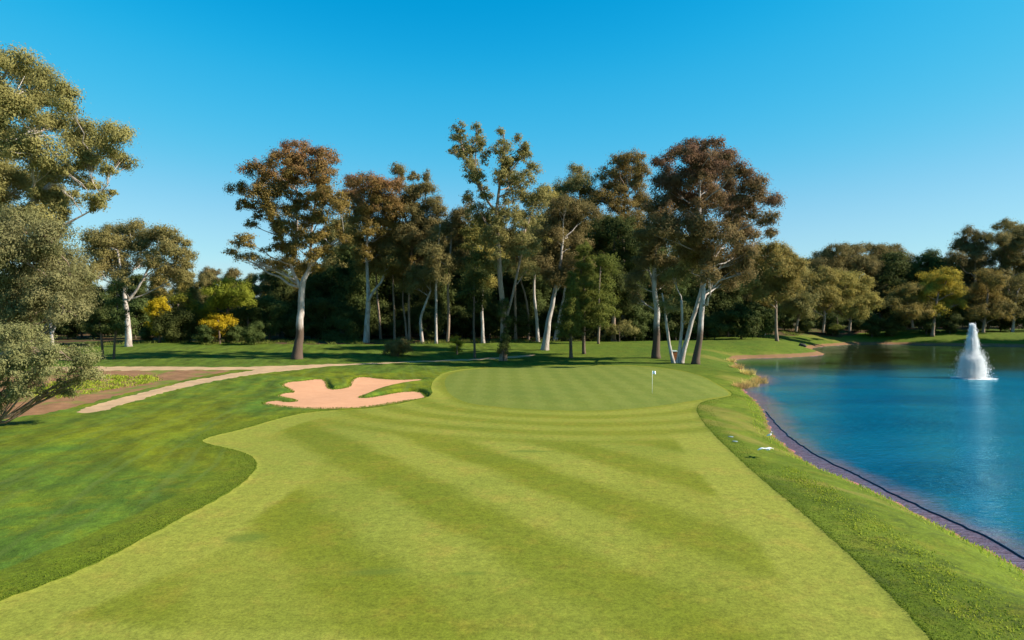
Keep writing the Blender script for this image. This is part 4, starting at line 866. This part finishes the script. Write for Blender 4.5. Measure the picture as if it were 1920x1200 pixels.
# weeds as ground cover
def cover(name, lab, pts, hmin, hmax, mat, blade):
    n = len(pts); a = RNG.uniform(0, 2 * PI, n); h = RNG.uniform(hmin, hmax, n)
    zg = np.array([ground_z(x, y) for x, y in pts]) if n < 400 else None
    if zg is None:
        zg = np.empty(n)
        for ch in np.array_split(np.arange(n), n // 200 + 1):
            lo = pts[ch].min(0) - 2; hi = pts[ch].max(0) + 2
            m_ = np.where((X > lo[0]) & (X < hi[0]) & (Y > lo[1]) & (Y < hi[1]))[0]
            d2 = (X[m_][None] - pts[ch, 0][:, None]) ** 2 + (Y[m_][None] - pts[ch, 1][:, None]) ** 2
            zg[ch] = zz[m_[d2.argmin(1)]]
    b = np.stack([pts[:, 0], pts[:, 1], zg - 0.02], -1)
    l = RNG.normal(size=(n, 2)) * 0.5 * h[:, None]
    tip = b + np.stack([l[:, 0], l[:, 1], h], -1); s_ = np.stack([np.cos(a), np.sin(a), np.zeros(n)], -1) * blade * RNG.uniform(0.6, 1.3, (n, 1))
    mid = b * 0.45 + tip * 0.55 + np.array([0, 0, 0.02])
    Vv = np.stack([b - s_ * .4, b + s_ * .4, mid + s_, mid - s_, tip], 1).reshape(-1, 3); k = np.arange(n)[:, None] * 5
    o = mesh_np(name, Vv, [k + np.array([[0, 1, 2, 3]]), k + np.array([[3, 2, 4]])], mat, None, False, {'v': np.repeat(RNG.uniform(0, 1, n), 5), 'top': np.zeros(n * 5)})
    return tag(o, lab, 'ground cover', None, 'stuff')
def clumps(poly, nc, per, r):
    lo, hi = poly.min(0), poly.max(0); out = []
    while len(out) < nc:
        q = RNG.uniform(lo, hi, (nc, 2)); out += list(q[sdf(poly, q[:, 0], q[:, 1], 1) < 0])
    c = np.array(out[:nc]); return np.repeat(c, per, 0) + RNG.normal(size=(nc * per, 2)) * r
P1 = G0([(1480, 870), (1600, 950), (1720, 1030), (1850, 1110), (1960, 1210), (1800, 1230), (1680, 1090), (1540, 960), (1460, 890)], -0.1)
pts = clumps(P1, 260, 16, 0.2); keep = (sdf(POND, pts[:, 0], pts[:, 1], 30) > 0.6) & (sdf(FAIR, pts[:, 0], pts[:, 1], 30) > 1.0); pts = pts[keep]; pts = pts[np.argsort(pts[:, 1])]
cover('weeds', 'ragged low weeds scattered through the rough between fairway and pond', pts, 0.03, 0.09, M['weed'], 0.018)
P2 = G([(60, 745), (120, 748), (180, 735), (250, 724), (300, 714), (290, 706), (200, 705), (120, 715), (60, 725)])
pts = clumps(P2, 170, 26, 0.35); pts = pts[np.argsort(pts[:, 1])]
cover('leafy_weeds', 'bright green leafy weeds on the bare earth by the path', pts, 0.08, 0.34, M['weed'], 0.045)
P3 = G([(0, 660), (250, 646), (500, 646), (800, 645), (1060, 642), (1300, 631), (1500, 625), (1500, 620), (1060, 636), (700, 641), (300, 640), (0, 652)])
pts = clumps(P3, 420, 30, 0.5); pts = pts[np.argsort(pts[:, 0])]
cover('edge_grass', 'unmown grass fringe along the foot of the wood', pts, 0.2, 0.7, M['conifer'], 0.05)

def band(P, n, d0, d1, ymax, it=1.0):
    """points outside an outline, d0..d1 metres from it, denser close by"""
    Q = np.roll(P, -1, 0); L = np.linalg.norm(Q - P, axis=1); w_ = L / (4 + np.abs(P[:, 1]) * 0.25); w_[(P[:, 1] > ymax) | (P[:, 1] < 10)] = 0
    k = RNG.choice(len(P), n, p=w_ / w_.sum()); t_ = RNG.uniform(0, 1, (n, 1)); c = P[k] * (1 - t_) + Q[k] * t_
    T = (Q - P)[k]; T /= np.linalg.norm(T, axis=1)[:, None] + 1e-9
    d = d0 + (d1 - d0) * RNG.uniform(0, 1, n) ** it
    p1 = c + np.stack([T[:, 1], -T[:, 0]], -1) * d[:, None]; p2 = c - np.stack([T[:, 1], -T[:, 0]], -1) * d[:, None]
    pts = np.where((sdf(P, p1[:, 0], p1[:, 1], 30) > 0)[:, None], p1, p2)
    return pts
pts = band(FAIR, 30000, 0.03, 1.3, 75, 2.2)
ok_ = (sdf(POND, pts[:, 0], pts[:, 1], 30) > 0.4) & (sdf(BUNK, pts[:, 0], pts[:, 1], 30) > 0.3) & (sdf(FAIR, pts[:, 0], pts[:, 1], 30) > 0.02); pts = pts[ok_]
M['blade'] = mat_leaf('rough_grass_blades', (0.045, 0.072, 0.006), (0.07, 0.095, 0.008))
for side_, lab_ in ((-1, 'longer rough grass blades along the left edge of the fairway'), (1, 'longer rough grass blades along the right edge of the fairway')):
    q = pts[pts[:, 0] * side_ > -2 * side_ * side_ if side_ > 0 else pts[:, 0] < 2]; q = q[np.argsort(q[:, 1])]
    cover('rough_grass', lab_, q, 0.025, 0.065, M['blade'], 0.011)
pts = band(BUNK, 5000, 0.02, 0.4, 95, 1.5); pts = pts[sdf(FAIR, pts[:, 0], pts[:, 1], 30) > 0.1]; pts = pts[np.argsort(pts[:, 1])]
cover('bunker_fringe', 'unmown grass fringe round the lip of the sand bunker', pts, 0.06, 0.16, M['blade'], 0.02)
pts = band(POND, 9000, 0.15, 1.3, 120, 1.3); pts = pts[np.argsort(pts[:, 1])]
cover('bank_grass', 'longer grass along the waterline of the pond', pts, 0.05, 0.2, M['weed'], 0.018)

# ------------------------------------------------------------------ fountain
fx, fy = flat(1823, 709, WATER)
FT = empty('fountain', (fx, fy, WATER)); tag(FT, 'white water jet of the fountain in the pond', 'fountain')
def spray(name, n, hlo, hhi, rad_, size, up=0.5, spread=0.06, seed=1, taper=0.6, r0=0.0, jets=0):
    r_ = np.random.default_rng(seed); g = 9.81
    ap = r_.uniform(hlo, hhi, n); rad_ = rad_ * (1.0 - taper * (ap - hlo) / (hhi - hlo)); v0 = np.sqrt(2 * g * ap); T = 2 * v0 / g
    t = T * np.where(r_.uniform(0, 1, n) < up, r_.uniform(0.02, 0.5, n), r_.uniform(0.5, 1.0, n))
    a = r_.uniform(0, 2 * PI, n)
    if jets: a = np.where(r_.uniform(0, 1, n) < 0.7, (r_.integers(0, jets, n) + r_.normal(0, 0.13, n)) * 2 * PI / jets, a)
    vr = rad_ * np.abs(r_.normal(0.75, 0.3, n)) / T
    P = np.stack([vr * t * np.cos(a), vr * t * np.sin(a), v0 * t - 0.5 * g * t * t], -1) + r_.normal(size=(n, 3)) * spread
    P[:, :2] += np.stack([np.cos(a), np.sin(a)], -1) * (r0 * np.sqrt(r_.uniform(0, 1, n)))[:, None]
    P[:, 2] = np.abs(P[:, 2]) + 0.02
    vel = np.stack([vr * np.cos(a), vr * np.sin(a), v0 - g * t], -1); vel /= np.linalg.norm(vel, axis=1)[:, None] + 1e-6
    nn = r_.normal(size=(n, 3)); nn -= (nn * vel).sum(1)[:, None] * vel; nn /= np.linalg.norm(nn, axis=1)[:, None]
    b = np.cross(vel, nn); L = (size * r_.uniform(1.0, 3.2, n))[:, None]; w = (size * r_.uniform(0.4, 0.9, n))[:, None]
    # elongated drops: a four-sided spindle each
    Vv = np.stack([P - vel * L, P + nn * w, P + b * w, P - nn * w, P - b * w, P + vel * L], 1).reshape(-1, 3)
    k = np.arange(n)[:, None] * 6
    q = np.array([[0, 2, 1], [0, 3, 2], [0, 4, 3], [0, 1, 4], [5, 1, 2], [5, 2, 3], [5, 3, 4], [5, 4, 1]])
    return mesh_np(name, Vv, [(k[:, None] + q[None]).reshape(-1, 3)], M['spray'], FT, True)
spray('jet', 17000, 4.2, 7.35, 1.2, 0.034, 0.4, 0.06, 1, 0.65, 0.05, 9)
spray('splash', 20000, 1.5, 3.0, 1.1, 0.034, 0.55, 0.1, 2, 0.15, 0.8, 17)
spray('mist', 7000, 1.2, 3.7, 1.5, 0.024, 0.35, 0.22, 3, 0.2, 0.8, 13)
mb = MB(); r_ = np.random.default_rng(4)
for j in range(420):
    a = r_.uniform(0, 2 * PI); q = 1.3 + abs(r_.normal(0, 0.55)); s_ = r_.uniform(0.05, 0.22)
    c = np.array([q * math.cos(a), q * math.sin(a), 0.012]); k = 6; th = np.arange(k) * 2 * PI / k
    ring = c + np.stack([np.cos(th) * s_ * 1.6, np.sin(th) * s_, np.zeros(k)], -1)
    mb.add(np.vstack([ring, c + np.array([0, 0, 0.03])]), None, [[i_, (i_ + 1) % k, k] for i_ in range(k)])
mb.build('foam', M['spray'], FT)
mb = MB(); mb.tube([(0, 0, -0.05), (0, 0, 0.02), (0, 0, 0.12), (0, 0, 0.16)], [0.6, 0.62, 0.6, 0.4], 14); mb.tube([(0, 0, 0.12), (0, 0, 0.35)], [0.09, 0.06], 8); mb.build('nozzle_float', M['rope'], FT)

# ------------------------------------------------------------------ flag, birds and small things
bx, by = flat(1223, 733, 0.25); gz = ground_z(bx, by)
FL = empty('flagstick', (bx, by, gz)); tag(FL, 'white golf flagstick with small pale flag on the green', 'flagstick')
mb = MB(); mb.tube([(0, 0, -0.05), (0, 0, 1.1), (0, 0, 2.2)], [0.016, 0.014, 0.011], 8); mb.build('pole', M['white'], FL)
nx, nz = 12, 8; Vv = []
for a in range(2):
    for j in range(nx + 1):
        for k in range(nz + 1):
            u = j / nx; Vv.append((0.012 + u * 0.32, 0.045 * math.sin(u * 6.0 + k * 0.15) * u + (a - 0.5) * 0.006, 1.88 + 0.3 * k / nz - 0.03 * u))
o_ = (nx + 1) * (nz + 1); f4 = []
for j in range(nx):
    for k in range(nz):
        q = [j * (nz + 1) + k, (j + 1) * (nz + 1) + k, (j + 1) * (nz + 1) + k + 1, j * (nz + 1) + k + 1]; f4 += [q, [o_ + i_ for i_ in q[::-1]]]
mb = MB(); mb.add(Vv, f4); mb.build('flag', M['flag'], FL)
mb = MB(); mb.tube([(0, 0, 0.004), (0, 0, 0.006)], [0.06, 0.055], 12); mb.build('cup', M['stone'], FL)

def voxel(o, size):
    m_ = o.modifiers.new('join', 'REMESH'); m_.mode = 'VOXEL'; m_.voxel_size = size; m_.use_smooth_shade = True
# flying egret
p = W(1437, 843, 36.8)
EG = empty('egret', p); EG.rotation_euler = (0, 0, math.radians(12)); tag(EG, 'white egret flying low over the pond bank with wings spread', 'bird')
mb = MB()
mb.tube([(0, 0.33, 0.0), (0, 0.22, 0.01), (0, 0.05, 0.02), (0, -0.1, 0.02), (0, -0.2, 0.035), (0, -0.25, 0.06), (0, -0.3, 0.05), (0, -0.35, 0.045)], [0.015, 0.05, 0.075, 0.065, 0.04, 0.034, 0.036, 0.015], 10)
for s_ in (-1, 1):
    prof_ = [(0.0, 0.12, -0.10, 0.03), (0.14, 0.13, -0.13, 0.085), (0.27, 0.12, -0.13, 0.09), (0.38, 0.13, -0.06, 0.04), (0.47, 0.13, 0.05, -0.02)]
    Vv = []
    for (x_, y1, y0, zz_) in prof_: Vv += [(s_ * x_, y0, zz_ + 0.012), (s_ * x_, y0, zz_ - 0.012), (s_ * x_, y1, zz_ - 0.008), (s_ * x_, y1, zz_ + 0.008)]
    f4 = []
    for j in range(4):
        for k in range(4): f4.append([j * 4 + k, j * 4 + (k + 1) % 4, j * 4 + 4 + (k + 1) % 4, j * 4 + 4 + k][:: s_])
    f4 += [[3, 2, 1, 0][:: s_], [16, 17, 18, 19][:: s_]]
    mb.add(Vv, f4)
b = mb.build('body', M['feather'], EG); voxel(b, 0.012)
mb = MB(); mb.tube([(0, -0.345, 0.046), (0, -0.39, 0.04), (0, -0.43, 0.034)], [0.012, 0.008, 0.002], 6); mb.build('beak', M['beak'], EG)
for s_ in (-1, 1):
    mb = MB(); mb.tube([(s_ * 0.02, 0.2, -0.02), (s_ * 0.02, 0.36, -0.01), (s_ * 0.02, 0.5, 0.0)], [0.009, 0.007, 0.005], 6); mb.build('leg', M['rope'], EG)
# standing egret at the water
x_, y_ = flat(1443, 828, -0.75)
EG2 = empty('egret', (x_, y_, ground_z(x_, y_))); EG2.rotation_euler = (0, 0, math.radians(70)); tag(EG2, 'small white egret standing at the edge of the water', 'bird')
mb = MB(); mb.tube([(0, 0.2, 0.2), (0, 0.1, 0.25), (0, -0.03, 0.3), (0, -0.09, 0.35), (0, -0.07, 0.42), (0, -0.08, 0.48), (0, -0.12, 0.51), (0, -0.16, 0.505)], [0.012, 0.055, 0.075, 0.05, 0.026, 0.024, 0.03, 0.012], 10)
b = mb.build('body', M['feather'], EG2); voxel(b, 0.012)
mb = MB(); mb.tube([(0, -0.155, 0.505), (0, -0.2, 0.5), (0, -0.235, 0.494)], [0.01, 0.007, 0.002], 6); mb.build('beak', M['beak'], EG2)
for s_ in (-1, 1):
    mb = MB(); mb.tube([(s_ * 0.025, 0.0, 0.25), (s_ * 0.025, 0.015, 0.13), (s_ * 0.025, 0.0, 0.0), (s_ * 0.03, -0.05, 0.0)], [0.009, 0.008, 0.007, 0.006], 6); mb.build('leg', M['rope'], EG2)

for px, py, lab in ((1370, 817, 'pale blue-grey disc in the grass, farther of two'), (1378, 826.5, 'pale blue-grey disc in the grass, nearer of two')):
    x_, y_ = flat(px, py, 0); zg = ground_z(x_, y_)
    D_ = empty('ground_disc', (x_, y_, zg)); tag(D_, lab, 'disc', 'pale discs in the rough')
    mb = MB(); mb.tube([(0, 0, -0.03), (0, 0, 0.02), (0, 0, 0.03)], [0.17, 0.17, 0.14], 18); mb.build('lid', M['disc'], D_)
    mb = MB(); mb.tube([(0, 0, -0.04), (0, 0, 0.012)], [0.2, 0.19], 18); mb.build('rim', M['stone'], D_)

# wooden bin between the trunks
x_ = at_px(1264, 108); BN = empty('bin', (x_, 108, ground_z(x_, 108))); tag(BN, 'orange-brown wooden bin with pale lid between the leaning trunks', 'bin')
mb = MB()
for j in range(6):
    mb.box((-0.375 + 0.15 * j, -0.36, 0.75), (0.135, 0.04, 1.3)); mb.box((-0.375 + 0.15 * j, 0.36, 0.75), (0.135, 0.04, 1.3))
for j in range(4):
    mb.box((-0.43, -0.24 + 0.16 * j, 0.75), (0.04, 0.14, 1.3)); mb.box((0.43, -0.24 + 0.16 * j, 0.75), (0.04, 0.14, 1.3))
mb.box((0, 0, 0.75), (0.8, 0.66, 1.28)); mb.build('slatted_body', M['wood'], BN, False)
mb = MB(); mb.box((0, 0, 1.5), (1.0, 0.86, 0.09)); mb.box((0, 0, 1.6), (0.8, 0.66, 0.1)); mb.build('lid', M['lid'], BN, False)
for s_ in (-1, 1):
    for q in (-1, 1):
        mb = MB(); mb.box((s_ * 0.36, q * 0.29, 0.05), (0.09, 0.09, 0.14)); mb.build('foot', M['stone'], BN, False)

def rock(lab, px, py, s, z0):
    x_, y_ = flat(px, py, z0); bm = bmesh.new(); bmesh.ops.create_icosphere(bm, subdivisions=3, radius=1.0)
    for v in bm.verts:
        n_ = 1 + 0.18 * math.sin(v.co.x * 3.1 + px) * math.cos(v.co.y * 2.7) + 0.1 * math.sin(v.co.z * 5 + v.co.x * 4)
        v.co = Vector((v.co.x * s[0], v.co.y * s[1], v.co.z * s[2])) * n_
    me = bpy.data.meshes.new('rock'); bm.to_mesh(me); bm.free(); me.materials.append(M['stone'])
    for pl in me.polygons: pl.use_smooth = True
    o = bpy.data.objects.new('rock', me); COL.objects.link(o); o.location = (x_, y_, ground_z(x_, y_) + s[2] * 0.4); return tag(o, lab, 'rock')
rock('dark boulder on the grassy bank where the inlet opens', 1505, 648, (0.9, 0.6, 0.55), 0.5)

# black pipe lying in the shallows, parallel to the shore
RP = [(1436, 772), (1450, 788), (1472, 812), (1498, 832), (1525, 850), (1556, 867), (1587, 882), (1625, 900), (1663, 921), (1732, 954), (1790, 980), (1855, 1009), (1920, 1046), (2050, 1124)]
P = [(*flat(a, b_, WATER), WATER + 0.015) for a, b_ in RP]; P = resample(P, 90); P[1:-1, :2] += RNG.normal(size=(88, 2)) * 0.035
mb = MB(); mb.tube(P, np.full(90, 0.042), 8); o = mb.build('pipe', M['rope']); tag(o, 'long black pipe lying in the shallow water along the near shore', 'pipe')
